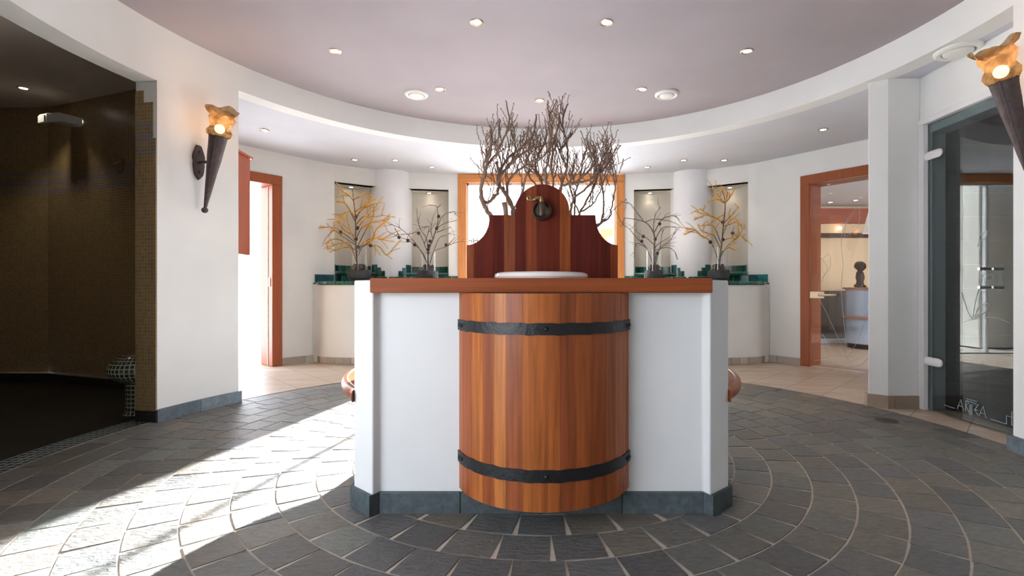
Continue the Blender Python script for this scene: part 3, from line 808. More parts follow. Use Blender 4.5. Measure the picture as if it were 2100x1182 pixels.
for z in (2.075, .405):
    bm = BM(); tube(bm, [(GX - .012, 4.07, z), (GX - .012, 3.885, z), (GX - .012, 3.865, z), (GX - .012, 3.855, z)], [.034, .034, .028, .016], 16)
    for v in bm.verts: v.co.x = GX - .012 + (v.co.x - GX + .012) * .45
    tube(bm, [(3.135, 4.055, z - .085), (3.135, 4.055, z - .02)], .016, 10)
    obj('door_hinge', bm, M['white_metal'], fr, label='white hinge')
hh = thing('door_handle', 'clear pull handle on the dark glass door at the right, with a second bar built as its reflection', 'handle', (GX, 3.45, 1.0))
for x in (GX - .055, GX + .067):  # inner bar is modelled as the reflection of the outer one
    bm = BM(); tube(bm, [(x, 3.45, .975), (x, 3.45, 1.165)], .016, 12); obj('bar', bm, M['vase_glass'], hh)
for z in (1.005, 1.135):
    bm = BM(); tube(bm, [(GX - .07, 3.45, z), (GX - .001, 3.45, z)], .008, 10); tube(bm, [(GX - .085, 3.45, z), (GX - .03, 3.45, z)], .011, 10); tube(bm, [(GX + .013, 3.45, z), (GX + .085, 3.45, z)], .010, 10)
    obj('bracket', bm, M['chrome'], hh)
# etched drawing and lettering on that glass
def gp(px, py, off=.002):
    x = GX - off; d = x * F / (px - 1110); return Vector((x, d, 1 + (591 - py) / F * d))
def smooth_pts(q, k=6):
    sm = []
    for i in range(len(q) - 1):
        p0 = q[max(i - 1, 0)]; p1 = q[i]; p2 = q[i + 1]; p3 = q[min(i + 2, len(q) - 1)]
        for j in range(k):
            t_ = j / k; sm.append(.5 * ((2 * p1) + (p2 - p0) * t_ + (2 * p0 - 5 * p1 + 4 * p2 - p3) * t_ * t_ + (3 * p1 - p0 - 3 * p2 + p3) * t_ ** 3))
    sm.append(q[-1]); return sm
bm = BM()
def es(pts, r=.0018, sm=True):
    q = [gp(*p) for p in pts]; tube(bm, smooth_pts(q) if sm and len(q) > 2 else q, r, 4)
es([(1995, 652), (2000, 620), (2005, 600), (2013, 570), (2022, 558)]); es([(2022, 575), (2026, 564), (2037, 566), (2032, 575), (2022, 575)])
es([(2005, 506), (2007, 498), (2010, 493)]); es([(2009, 493), (2010, 482), (2024, 474), (2020, 488), (2009, 494)])
es([(1976, 661), (1995, 655), (2020, 651), (2045, 653), (2070, 662)])
es([(1998, 652), (2008, 630), (2028, 623), (2020, 640), (1998, 652)]); es([(1994, 655), (1985, 640), (1978, 620), (1972, 600)]); es([(1996, 650), (2015, 640)])
obj('door_etching', bm, M['etch'], fr, label='etched plant outlines')
bm = BM()
def ln(*pts, r=.0022): tube(bm, [gp(*p) for p in pts], r, 4)
ln((1963, 839), (1970, 820), (1976, 843)); ln((1965, 832), (1974, 835))
ln((1980, 843), (1981, 822)); ln((1981, 822), (1987, 827), (1981, 832), (1987, 846))
for x in (1988.5, 1991, 1993.5): ln((x, 830), (x, 852))
ln((1981, 818), (2004, 824)); ln((1983, 822), (2003, 829))
ln((2006.5, 830), (1998.5, 841), (2006, 852)); ln((1998.5, 841), (2005.5, 842))
ln((2008, 853), (2016, 833), (2022, 858)); ln((2010, 847), (2020, 850))
ln((1936, 831), (1958, 838)); ln((2032, 860), (2064, 870), (2064, 853), (2078, 857)); ln((2075, 845), (2075, 873), (2080, 874)); ln((2075, 845), (2080, 846))
obj('door_lettering', bm, M['etch'], fr, label='pale ARTEA lettering and key pattern')
# the dark room behind it
SR = [(3.3, 4.15), (5.0, 4.15), (5.0, 1.6), (3.3, 1.6)]
bm = BM(); strip(bm, [(3.335, 4.10), (5.0, 4.10), (5.0, 1.2), (3.3, 1.2)], 0, 2.5)
uv = bm.loops.layers.uv['UVMap']
for z in (.004, 2.45):
    f = bm.faces.new([bm.verts.new((x, y, z)) for x, y in ((3.34, 1.2), (5.0, 1.2), (5.0, 4.1), (3.34, 4.1))])
    for lp in f.loops: lp[uv].uv = (lp.vert.co.x, lp.vert.co.y)
obj('wall_steam_room', bm, M['steam_tile'], kind='structure', smooth=0)

# ================================================================== ROOM BEHIND THE RIGHT GLASS DOOR
bm = BM(); strip(bm, [(2.0, 8.2), (2.9, 9.0), (9.0, 9.0), (9.0, 4.8)], .95, 2.5); obj('wall_next_room', bm, M['cream'], kind='structure', smooth=0)
bm = BM(); strip(bm, [(2.0, 8.2), (2.9, 9.0), (9.0, 9.0), (9.0, 4.8)], 0, .95); obj('wall_next_room_panelling', bm, M['wainscot'], kind='structure', smooth=0)
bm = BM(); setcol(bm, prism(bm, [(2.9, 8.86), (9, 8.86), (9, 9.0), (2.9, 9.0)], 2.18, 2.44), lin(140, 66, 40)); setcol(bm, prism(bm, [(2.9, 8.93), (9, 8.93), (9, 9.0), (2.9, 9.0)], 1.92, 2.0), lin(70, 40, 30)); obj('trim_next_room', bm, M['wood_h'], kind='structure')
bm = BM(); setcol(bm, prism(bm, [(2.9, 8.8), (9, 8.8), (9, 9.0), (2.9, 9.0)], 0, .07), lin(190, 200, 220)); obj('baseboard_next_room', bm, M['stone_plinth'], kind='structure')
bm = BM(); bm.faces.new([bm.verts.new(p + (2.5,)) for p in ((3.65, 6.55), (4.4, 5.5), (4.9, 4.7), (9, 4.7), (9, 9), (2.9, 9), (2.2, 8.3), (3.0, 7.6))]); obj('ceiling_next_room', bm, M['ceil_low'], kind='structure', smooth=0)
bm = BM(); bm.faces.new([bm.verts.new(p) for p in ((2.3, 7.8, -.0035), (2.3, 9, -.0035), (9, 9, -.0035), (9, 4.5, -.0035), (4.3, 4.5, -.0035))]); obj('floor_next_room', bm, M['beige'], kind='structure', smooth=0)
t = thing('console', 'half-round console with a middle shelf, coloured pale blue for a reflection in the glass, seen through the right wood-framed glass door', 'console', (5.52, 8.2, 0))
bm = BM(); lathe(bm, [(0, .08), (.37, .08), (.37, .98), (0, .98)], (5.52, 8.2, 0), 40); obj('body', bm, M['console'], t)
bm = BM(); setcol(bm, lathe(bm, [(0, .98), (.41, .98), (.41, 1.01), (0, 1.01)], (5.52, 8.2, 0), 40), lin(170, 110, 80)); obj('top', bm, M['wood_h'], t)
bm = BM(); setcol(bm, lathe(bm, [(.37, .50), (.42, .50), (.42, .53), (.37, .53)], (5.52, 8.2, 0), 40), lin(170, 110, 80)); obj('shelf', bm, M['wood_h'], t)
bm = BM(); setcol(bm, lathe(bm, [(0, 0), (.34, 0), (.34, .08), (0, .08)], (5.52, 8.2, 0), 30), lin(60, 30, 24)); obj('foot', bm, M['wood_h'], t)
bm = BM(); lathe(bm, [(0, 0), (.075, 0), (.08, .03), (.05, .05), (.045, .1), (.07, .16), (.075, .21), (.05, .25), (.03, .27), (.05, .30), (.075, .33), (.085, .37), (.09, .395), (.05, .42), (0, .43)], (5.27, 8.1, 1.01), 20,
               wob=lambda r, z, a, j: (r * (1 + .22 * math.sin(2 * a + j)), z + .008 * math.sin(a * 3)))
tag(obj('carved_figure', bm, M['statue']), 'dark carved wooden figure standing on the pale blue console', 'figurine')
t = thing('pendant_lamp', 'white conical pendant lamp seen at the edge of the right glass door', 'lamp', (4.58, 6.8, 2.5))
bm = BM(); lathe(bm, [(.03, 2.08), (.11, 1.76), (.105, 1.76), (.028, 2.075)], (4.58, 6.8, 0), 32); obj('lamp_shade', bm, M['vent'], t)
bm = BM(); tube(bm, [(4.58, 6.8, 2.07), (4.58, 6.8, 2.5)], .004, 6); obj('cord', bm, M['iron'], t)
bm = BM(); lathe(bm, [(0, 0), (.03, 0), (.045, .03), (.03, .06), (0, .06)], (5.43, 8.93, 2.06), 16); lamp = obj('wall_lamp', bm, M['bulb_t'])
tag(lamp, 'small glowing wall lamp in the room behind the right glass door', 'lamp')

# ================================================================== WASHSTAND IN THE MIDDLE
FR_L = [(-.721, 2.19), (-.741, 2.152), (-.856, 2.245), (-.862, 2.27), (-.862, 2.70)]
block = FR_L[::-1] + [(.721, 2.19), (.741, 2.152), (.856, 2.245), (.862, 2.27), (.862, 2.70)]
WS = thing('washstand', 'white plastered washstand with a wooden barrel front, thick plank top and arched back board', 'washstand', (0, 2.45, 0))
bm = BM(); prism(bm, block, .0, 1.035)
obj('body', bm, M['plaster_low'], WS, bevel=.007, smooth=25)
def part_plinth(name, pts, z1, th, parent):
    bm = BM(); out = offset_path(pts, -th)
    for i in range(len(pts) - 1):
        L = math.hypot(pts[i + 1][0] - pts[i][0], pts[i + 1][1] - pts[i][1]); n = max(1, round(L / .36))
        for k in range(n):
            g = .0012 if n > 1 else 0
            f0, f1 = k / n + (g if k else 0), (k + 1) / n - (g if k < n - 1 else 0)
            l = lambda A, B, q: (A[0] + (B[0] - A[0]) * q, A[1] + (B[1] - A[1]) * q)
            fs = prism(bm, [l(pts[i], pts[i + 1], f0), l(pts[i], pts[i + 1], f1), l(out[i], out[i + 1], f1), l(out[i], out[i + 1], f0)], -.004, z1)
            setcol(bm, fs, vary(random.choice([lin(74, 84, 88), lin(66, 74, 78), lin(80, 90, 94)]), .1, .02))
    return obj(name, bm, M['slate_plinth'], parent, smooth=0, bevel=.003, label='dark slate skirting')
part_plinth('baseboard', [(-.862, 2.70), (-.860, 2.252), (-.742, 2.150), (-.718, 2.19), (.718, 2.19), (.742, 2.150), (.860, 2.252), (.862, 2.70)], .093, .018, WS)
# plank
bm = BM(); setcol(bm, box(bm, -.7475, .7475, 2.135, 2.66, .979, 1.0437), lin(146, 74, 34))
obj('counter_top', bm, M['wood_h'], WS, bevel=.004, label='thick orange-brown wooden plank top')
# barrel
BC = (.012, 2.355); BR = .413
a_in = math.degrees(math.acos((BC[1] - 2.19) / BR))
t0, t1 = 270 - a_in, 270 + a_in
STAVE = [tuple((.62 * c_ + .38 * k_) * w_ for c_, k_, w_ in zip(q_[:3], lin(176, 100, 58)[:3], (.88, .86, .62))) for q_ in [lin(176, 98, 56), lin(190, 112, 62), lin(150, 74, 46), lin(168, 88, 50), lin(208, 130, 76), lin(158, 80, 50), lin(182, 104, 54), lin(120, 56, 44), lin(184, 100, 54), lin(150, 76, 52), lin(196, 118, 68), lin(140, 66, 42)]]
bm = BM(); bnd = [t0]
while bnd[-1] < t1 - 9: bnd.append(bnd[-1] + random.uniform(7, 12.5))
bnd[-1] = t1
seq = [3, 5, 10, 2, 4, 9, 6, 0, 7, 5, 11, 3, 8, 0, 5, 11, 3]
for i, (u, v) in enumerate(zip(bnd[:-1], bnd[1:])):
    fs = sector(bm, BR - .03, BR, u + .03, v - .03, .109, .978, 4, BC); setcol(bm, fs, vary(STAVE[seq[i % len(seq)]], .05, .02))
sector(bm, 0.02, BR - .03, t0, t1, .12, .13, 20, BC)
barrel = obj('barrel_front', bm, M['wood_v'], WS, smooth=20, label='half-round barrel of varied reddish wooden staves')
for z0, z1 in ((.813, .860), (.228, .277)):
    bm = BM()
    n = 60; sector(bm, BR - .002, BR + .006, t0 - .5, t1 + .5, z0, z1, n, BC)
    for v in bm.verts:
        a = math.atan2(v.co.y - BC[1], v.co.x - BC[0]); v.co.z += .0012 * math.sin(a * 23) + .001 * math.sin(a * 41)
    h = obj('hoop', bm, M['iron'], barrel, label='black hammered iron hoop')
    bm = BM(); zc = (z0 + z1) / 2
    for ta in (t0 + 3.5, 271, t1 - 6, t1 - 2.5, t0 + 7):
        a = R_(ta); c = Vector((BC[0] + (BR + .006) * math.cos(a), BC[1] + (BR + .006) * math.sin(a), zc))
        bmesh.ops.create_uvsphere(bm, u_segments=12, v_segments=8, radius=.0085, matrix=Matrix.Translation(c))
    obj('rivet', bm, M['iron'], barrel, kind='stuff')
# back board
bd = 2.62
def BP(px, py): p = P(px, py, bd); return (p.x, p.z)
outl = [BP(957, 572), BP(957, 503)]
# concave quarter sweeping up from the end to the shoulder
for i in range(1, 13):
    u = i / 12 * math.pi / 2
    outl.append(BP(957 + 48 * math.sin(u) ** 1.0, 503 - 62 * (1 - math.cos(u)) ** 1.0))
outl.append(BP(1057, 441))
cxp, cyp, rx, ry = 1112.5, 432, 55.5, 54
for i in range(0, 25):
    u = math.pi - math.pi * i / 24
    outl.append(BP(cxp + rx * math.cos(u), cyp - ry * math.sin(u)))
outl.append(BP(1168, 441))
for i in range(12, 0, -1):
    u = i / 12 * math.pi / 2
    outl.append(BP(1267 - 46 * math.sin(u), 503 - 62 * (1 - math.cos(u))))
outl += [BP(1267, 503), BP(1267, 572)]
BX = [BP(x, 0)[0] for x in (957, 972, 1011, 1034, 1056, 1079, 1100, 1122, 1136, 1148, 1170, 1193, 1214, 1232, 1252, 1267)]
BCOL = [lin(160, 86, 50), lin(112, 44, 30), lin(104, 38, 28), lin(150, 82, 50), lin(106, 42, 30), lin(150, 74, 44), lin(118, 48, 30), lin(110, 42, 28), lin(114, 46, 28), lin(160, 84, 42), lin(98, 36, 28), lin(104, 40, 32), lin(98, 36, 28), lin(92, 34, 26), lin(134, 64, 36)]
# boards are cut out of the outline between neighbouring joints
bm = BM()
base_z = 1.045
def top_at(x):
    best = base_z
    for (xa, za), (xb, zb) in zip(outl[:-1], outl[1:]):
        if min(xa, xb) - 1e-9 <= x <= max(xa, xb) + 1e-9 and abs(xb - xa) > 1e-9:
            best = max(best, za + (zb - za) * (x - xa) / (xb - xa))
    return best
brk = [BP(957, 0)[0] + 1e-4, BP(1057, 0)[0], BP(1168, 0)[0], BP(1267, 0)[0] - 1e-4, BP(1005, 0)[0], BP(1221, 0)[0]]
for i in range(len(BX) - 1):
    x0, x1 = BX[i] + (1e-4 if i == 0 else 0), BX[i + 1] - (1e-4 if i == len(BX) - 2 else 0)
    xs = sorted(set([x0, x1] + [x0 + (x1 - x0) * k / 8 for k in range(9)] + [b_ for b_ in brk if x0 < b_ < x1] + [b_ + 1e-4 for b_ in brk if x0 < b_ < x1 - 1e-4]))
    col = vary([c * .8 for c in BCOL[i][:3]], .04, .02)
    for xa, xb in zip(xs[:-1], xs[1:]):
        za, zb = top_at(xa), top_at(xb)
        vs = [bm.verts.new(p) for p in ((xa, bd, base_z), (xb, bd, base_z), (xb, bd, zb), (xa, bd, za), (xa, bd + .045, base_z), (xb, bd + .045, base_z), (xb, bd + .045, zb), (xa, bd + .045, za))]
        fs = [bm.faces.new([vs[q] for q in f]) for f in ((0, 1, 2, 3), (7, 6, 5, 4), (3, 2, 6, 7), (4, 5, 1, 0))]
        if xa == xs[0] or abs(za - zb) > .05: fs.append(bm.faces.new([vs[q] for q in (0, 3, 7, 4)]))
        if xb == xs[-1]: fs.append(bm.faces.new([vs[q] for q in (1, 5, 6, 2)]))
        setcol(bm, fs, col)
M['wood_board'] = m_wood('larch_board', axis='Z', rough=.6, dark=.7, coat=0)
M['wood_board'].node_tree.nodes['Principled BSDF'].inputs['Specular IOR Level'].default_value = .12
obj('back_board', bm, M['wood_board'], WS, smooth=0, label='arched back board of dark red and orange boards')
# basin
bm = BM()
BA = (0, 2.38)
lathe(bm, [(.222, .0), (.228, .010), (.224, .024), (.212, .030), (.196, .026), (.18, .01), (.15, -.06), (.08, -.10), (0, -.11)], (BA[0], BA[1], 1.0437), 64)
basin = obj('basin', bm, M['ceramic'], WS, label='white ceramic basin rim')
# tap: bronze rosette, spout, and scrolled brass lever on the board
tx, tz = BP(1111, 433); ty = bd
tap = thing('tap', 'old bronze wall tap with a scrolled brass lever on the arched wooden board', 'tap', (tx, ty, tz))
mt = Matrix.Translation((tx, ty, tz)) @ Matrix.Rotation(R_(90), 4, 'X')
r = .0525
bm = BM(); lathe(bm, [(0, .012), (r * .62, .012), (r * .78, .018), (r * .86, .024), (r, .018), (r * 1.02, .006), (r, 0)], n=40, mat=mt); obj('rosette', bm, M['bronze'], tap, label='round dished bronze plate')
bm = BM(); tube(bm, [(tx, ty - .01, tz + .02), (tx, ty - .05, tz + .026), (tx, ty - .085, tz + .015), (tx, ty - .095, tz - .01), (tx, ty - .095, tz - .03)], [.017, .018, .018, .017, .016], 16)
tube(bm, [(tx, ty - .095, tz - .028), (tx, ty - .095, tz - .040)], .0185, 16); tube(bm, [(tx, ty - .045, tz + .03), (tx, ty - .045, tz + .062)], .008, 12)
obj('spout', bm, M['bronze'], tap)
bm = BM()
lx = lambda px, py: (P(px, py, bd - .05).x, bd - .045, P(px, py, bd - .05).z)
tube(bm, [lx(1111, 418), lx(1110, 412), lx(1109, 403)], [.013, .012, .009], 12)
tube(bm, smooth_pts([Vector(lx(*q)) for q in ((1109, 407), (1102, 406), (1095, 410), (1088, 411), (1083, 409), (1082, 405), (1085, 403), (1088, 405), (1087, 408))]), [.010] * 6 + [.0095] * 6 + [.008] * 6 + [.007] * 6 + [.0065] * 6 + [.006] * 6 + [.0055] * 6 + [.005] * 6 + [.005], 10)
obj('lever', bm, M['brass'], tap, label='scrolled brass lever')
# round bench and the planter drum behind the washstand
BN = (0, 2.96)
bm = BM(); R1, R0 = 1.12, .86; prof = [(R0, .478), (R1 - .02, .478), (R1 - .004, .486), (R1, .50), (R1 - .004, .520), (R1 - .016, .530), (R1 - .03, .532), (R1 - .034, .528), (R1 - .038, .532), (R0, .532)]
nA = 96; rings = []
for k in range(nA + 1):
    a = R_(-41.5 + 263 * k / nA); ring_ = []
    for r_, z_ in prof:
        x_, y_ = BN[0] + r_ * math.cos(a), BN[1] + r_ * math.sin(a)
        if y_ < 2.7 and abs(x_) < .860: x_ = math.copysign(.860, x_)
        ring_.append(bm.verts.new((x_, y_, z_)))
    rings.append(ring_)
for k in range(nA):
    sector_col = vary(lin(150, 80, 44), .05) if k % 12 == 0 else sector_col
    for q in range(len(prof)):
        f = bm.faces.new((rings[k][q], rings[k][(q + 1) % len(prof)], rings[k + 1][(q + 1) % len(prof)], rings[k + 1][q])); setcol(bm, [f], sector_col)
setcol(bm, [bm.faces.new(rings[0]), bm.faces.new(rings[-1][::-1])], lin(150, 80, 44))
bench = obj('bench_seat', bm, M['wood_seat'], WS, smooth=40, label='round reddish-brown wooden bench seat with a moulded edge')
bm = BM(); sector(bm, .875, .93, -4, 184, 0, .478, 40, BN); obj('bench_support', bm, M['plaster_low'], WS)
bm = BM(); lathe(bm, [(0, 0), (.855, 0), (.855, .98), (.80, .98), (.80, .93), (0, .93)], (BN[0], BN[1] + .0, 0), 64)
for v in bm.verts:
    if v.co.y < 2.70: v.co.y = 2.705
obj('planter_drum', bm, M['plaster_low'], WS)

# ================================================================== BARE BRANCHES
rb = random.Random(21)
def wander(bm, pts, r0, r1, sides=6, knots=True):
    q = smooth_pts([Vector(p) for p in pts], 5); n = len(q)
    q = [p + Vector((rb.uniform(-1, 1), rb.uniform(-1, 1), rb.uniform(-1, 1))) * .004 for p in q]
    rad = [r0 + (r1 - r0) * i / (n - 1) + (r0 * .18 * rb.random() if knots else 0) for i in range(n)]
    tube(bm, q, rad, sides); return q, rad
def twigs(bm, q, rad, n, length, up=.8, lvl=1, spread=.7):
    for _ in range(n):
        i = rb.randrange(int(len(q) * .2), max(int(len(q) * .85), int(len(q) * .2) + 1)); p = q[i]
        t_ = (q[min(i + 1, len(q) - 1)] - q[max(0, i - 1)]).normalized()
        d = (t_ * rb.uniform(.4, 1) + Vector((rb.uniform(-1, 1) * spread, rb.uniform(-1, 1) * spread * .8, rb.uniform(.2, 1) * up))).normalized()
        L = length * rb.uniform(.5, 1.15) * (1.15 - .75 * i / len(q)); pts = [p]
        for k in range(4):
            d = (d + Vector((rb.uniform(-.25, .25), rb.uniform(-.2, .2), rb.uniform(-.05, .3)))).normalized(); pts.append(pts[-1] + d * L / 4)
        r = max(.0022, min(rad[i] * .6, .0038))
        qq, rr = wander(bm, pts, r, .0014, 5)
        bmesh.ops.create_icosphere(bm, subdivisions=1, radius=.0036, matrix=Matrix.Translation(pts[-1]))
        if lvl > 0: twigs(bm, qq, rr, rb.choice((0, 1, 1, 2)), length * .5, up, lvl - 1, spread)
def c4(u, v): return (900 + u / 2.814, 180 + v / 2.814)
def branch(label, lines, d0, tw=7, tl=.20, group='bare branches behind the board'):
    bm = BM()
    for li, (pts, r0, r1) in enumerate(lines):
        n = len(pts); dd = rb.uniform(-.06, .06); w = []
        for i, p in enumerate(pts):
            px, py = c4(*p); w.append(P(px, py, d0 + dd * i / n + rb.uniform(-.015, .015)))
        q, rad = wander(bm, w, r0 * .62, r1 * .62, 8)
        if tw: twigs(bm, q, rad, int(tw * 1.25), tl * 1.55, .9, 1, .8)
    bm.verts.ensure_lookup_table()
    o = obj('bare_branch', bm, M['bark'], None, smooth=60)
    return tag(o, label, 'branch', group)
G = 'bare branches behind the board'
branch('knotty grey-brown branch at the far left of the bunch, leaning out past the board shoulder',
       [([(330, 800), (298, 742), (266, 690), (247, 640), (245, 570), (262, 510), (275, 450), (300, 350), (300, 262), (295, 215)], .024, .006),
        ([(262, 660), (300, 655), (340, 600), (350, 510), (332, 430)], .015, .009),
        ([(275, 450), (330, 380), (372, 300), (400, 240), (405, 150), (385, 75)], .011, .004),
        ([(262, 510), (262, 440), (300, 350), (345, 280), (350, 180)], .010, .004)], 2.86, 6, .15)
branch('thick forked branch rising beside the left shoulder of the arched board',
       [([(432, 790), (428, 700), (392, 620), (350, 560), (345, 500), (390, 420), (470, 350), (545, 260), (560, 150)], .022, .005),
        ([(426, 690), (398, 650), (395, 560), (430, 500), (520, 440), (600, 400), (660, 320)], .014, .005),
        ([(440, 690), (480, 610), (500, 520), (560, 430), (575, 350), (560, 260)], .012, .004),
        ([(350, 510), (410, 440), (500, 370), (590, 330)], .012, .005),
        ([(345, 500), (420, 430), (440, 330), (430, 260), (455, 200)], .009, .004)], 2.94, 7, .17)
bm = BM(); q = [P(*c4(388, 800), 2.9), P(*c4(386, 725), 2.9), P(*c4(382, 690), 2.9), P(*c4(376, 662), 2.9)]; tube(bm, q, [.014, .013, .014, .016], 10)
tag(obj('bare_branch', bm, M['bark']), 'short sawn-off branch stub between the two left branches', 'branch', G)
branch('tall thin branch reaching the highest point, straight above the top of the arch',
       [([(625, 700), (620, 560), (615, 480), (640, 380), (650, 250), (640, 170), (680, 70)], .014, .004),
        ([(662, 700), (660, 560), (650, 450), (660, 330), (690, 200), (715, 50)], .012, .004)], 2.98, 9, .18)
branch('long branch with a hooked tip, just right of the top of the arch',
       [([(700, 700), (702, 580), (740, 450), (740, 340), (720, 250), (715, 170), (745, 90)], .014, .0045),
        ([(740, 450), (700, 380), (720, 330), (775, 250)], .008, .004)], 3.04, 8, .18)
branch('dense branch bending left above the top of the arch',
       [([(600, 700), (600, 560), (560, 470), (575, 390), (620, 300), (610, 180)], .013, .004),
        ([(560, 560), (500, 480), (520, 390), (600, 330)], .009, .004), ([(640, 560), (560, 500), (480, 440), (440, 330)], .009, .004)], 3.08, 8, .18)
branch('low branch sweeping right across the top of the wooden window frame',
       [([(690, 680), (700, 578), (790, 545), (860, 480), (900, 400), (870, 310)], .014, .004),
        ([(760, 555), (850, 540), (930, 490), (975, 400), (960, 330)], .010, .004)], 2.92, 10, .17)
branch('branch rising behind the right curve of the arch with many crossing twigs',
       [([(755, 800), (762, 725), (780, 640), (850, 580), (920, 500), (940, 420), (990, 330), (1000, 270)], .013, .004),
        ([(778, 790), (782, 720), (790, 600), (820, 500), (830, 400), (850, 350), (820, 250)], .010, .004)], 2.98, 9, .16)
branch('branch above the right shoulder of the board, fanning upward',
       [([(800, 800), (812, 725), (860, 640), (900, 560), (910, 470), (900, 400), (910, 330)], .012, .004),
        ([(812, 725), (780, 660), (760, 560), (770, 470), (800, 380)], .009, .004), ([(812, 720), (880, 680), (930, 600), (960, 500), (980, 400)], .009, .004)], 3.06, 9, .16)
branch('drooping branch at the far right of the bunch, curling below the board shoulder',
       [([(880, 830), (922, 790), (985, 745), (1005, 640), (1022, 560), (1010, 440), (990, 400)], .011, .004),
        ([(900, 800), (940, 770), (950, 650), (930, 520), (915, 430), (905, 350), (885, 310)], .011, .004),
        ([(1022, 560), (990, 480), (985, 350)], .006, .003)], 2.9, 6, .13)

# ================================================================== VASES AND LARCH SPRIGS
def vase(px, d, label, wrapr=.15, gr=.112, top=1.55, seed=1):
    rv = random.Random(seed); c = P(px, 591, d); x, y = c.x, c.y; z = 1.072
    t = thing('glass_vase', label, 'vase', (x, y, z), 'glass vases on the tiled counters')
    bm = BM()
    lathe(bm, [(0, z + .165), (gr, z + .165), (gr, top), (gr - .006, top), (gr - .006, z + .17), (0, z + .17)], (x, y, 0), 40); obj('glass', bm, M['vase_glass'], t)
    bm = BM(); ph = rv.uniform(0, 6)
    lathe(bm, [(0, z), (wrapr * .86, z), (wrapr * .95, z + .025), (wrapr * .88, z + .05), (wrapr, z + .065), (wrapr * 1.02, z + .12), (wrapr * .95, z + .165), (wrapr * .7, z + .175), (0, z + .172)], (x, y, 0), 28,
          wob=lambda r, zz, a, j: (r * (1 + .06 * math.sin(3 * a + ph + j) + .03 * math.sin(7 * a + 2 * j)), zz + (.010 * math.sin(2 * a + ph) if j > 2 else 0)))
    obj('wrap', bm, M['wrap'], t, smooth=25, label='dark folded wrap around the foot of the vase')
    bm = BM()
    for _ in range(36):
        a = rv.uniform(0, 6.28); rr = (gr - .035) * math.sqrt(rv.random()); 
        bmesh.ops.create_icosphere(bm, subdivisions=1, radius=rv.uniform(.016, .026), matrix=Matrix.Translation((x + rr * math.cos(a), y + rr * math.sin(a), z + .19 + rv.uniform(0, .05))) @ Matrix.Scale(1.25, 4, (0, 0, 1)))
    for v in bm.verts: v.co += Vector((rv.uniform(-1, 1), rv.uniform(-1, 1), rv.uniform(-1, 1))) * .003
    o = obj('filling', bm, M['cone'], t, smooth=0, kind='stuff')
    return x, y
def sprig(label, conv, d, base, stems, limbs, cones, needles, nlen, group=None, seed=3):
    """larch sprig: wood mesh is the thing's branch, needles one mesh, each cone a part"""
    rs = random.Random(seed)
    bx = P(base[0], 591, d)
    t = thing('larch_sprig', label, 'branch', (bx.x, d, 1.25), group)
    bm = BM(); nb = BM()
    def run(pts, r0, r1, ndl, sub=True):
        n = len(pts); side = rs.uniform(-.32, .04); w = []
        for i, p in enumerate(pts):
            px, py = conv(*p); w.append(P(px, py, d + side * (i / n) ** 1.3))
        q = smooth_pts(w, 6); m_ = len(q)
        tube(bm, q, [r0 + (r1 - r0) * i / (m_ - 1) for i in range(m_)], 6)
        L = 0
        for i in range(1, m_):
            seg = q[i] - q[i - 1]; 
            # short spurs with tufts
            k = 2
            for j in range(k):
                p = q[i - 1] + seg * (j / k); fr_ = i / m_
                if rs.random() < .9:
                    e = Vector((rs.uniform(-1, 1), rs.uniform(-1, 1), rs.uniform(-1, 1))).normalized() * .008
                    tube(bm, [p, p + e], [.0045, .003], 4)
                if fr_ > .22 and rs.random() < ndl:
                    for _ in range(12):
                        e = (Vector((rs.uniform(-1, 1), rs.uniform(-1, 1), rs.uniform(-.7, 1))).normalized() + seg.normalized() * .3) * nlen * rs.uniform(.5, 1.1)
                        o_ = Vector((rs.uniform(-1, 1), 0, rs.uniform(-1, 1))).normalized() * .0017
                        nb.faces.new([nb.verts.new(v_) for v_ in (p - o_, p + o_, p + e + o_ * .4, p + e - o_ * .4)])
            if sub and i > m_ * .3 and rs.random() < .22:
                dr = (seg.normalized() + Vector((rs.uniform(-1, 1), rs.uniform(-.6, .6), rs.uniform(-.6, .9)))).normalized(); LL = rs.uniform(.08, .2)
                pp = [q[i]]
                for _ in range(3): dr = (dr + Vector((rs.uniform(-.3, .3), rs.uniform(-.3, .3), rs.uniform(-.3, .2)))).normalized(); pp.append(pp[-1] + dr * LL / 3)
                tube(bm, pp, [.0035, .003, .0025, .002], 4)
                for a_, b_ in zip(pp[:-1], pp[1:]):
                    for j in range(3):
                        p = a_.lerp(b_, j / 3)
                        if rs.random() < ndl:
                            for _ in range(9):
                                e = Vector((rs.uniform(-1, 1), rs.uniform(-1, 1), rs.uniform(-.7, 1))).normalized() * nlen * rs.uniform(.5, 1); o_ = Vector((rs.uniform(-1, 1), 0, rs.uniform(-1, 1))).normalized() * .0016
                                nb.faces.new([nb.verts.new(v_) for v_ in (p - o_, p + o_, p + e + o_ * .4, p + e - o_ * .4)])
    for pts in stems: run(pts, .014, .004, needles * .8, False)
    for pts in limbs: run(pts, .0065, .0025, needles)
    obj('stem', bm, M['larch_bark'], t)
    if len(nb.faces): obj('needles', nb, M['needle'], t, smooth=0, kind='stuff', label='orange-yellow needles')
    else: nb.free()
    for c_ in cones:
        px, py = conv(*c_); p = P(px, py, d - .015)
        cb_ = BM(); lathe(cb_, [(0, -.026), (.014, -.02), (.023, -.006), (.022, .008), (.013, .022), (0, .026)], p, 12, wob=lambda r, z, a, j: (r * (1 + .14 * math.sin(5 * a + j * 1.6)), z + .003 * math.sin(5 * a)))
        obj('cone', cb_, M['cone'], t, smooth=0)
cA = lambda u, v: (640 + u / 5.372, 380 + v / 5.372)
cB = lambda u, v: (1260 + u / 5.372, 380 + v / 5.372)
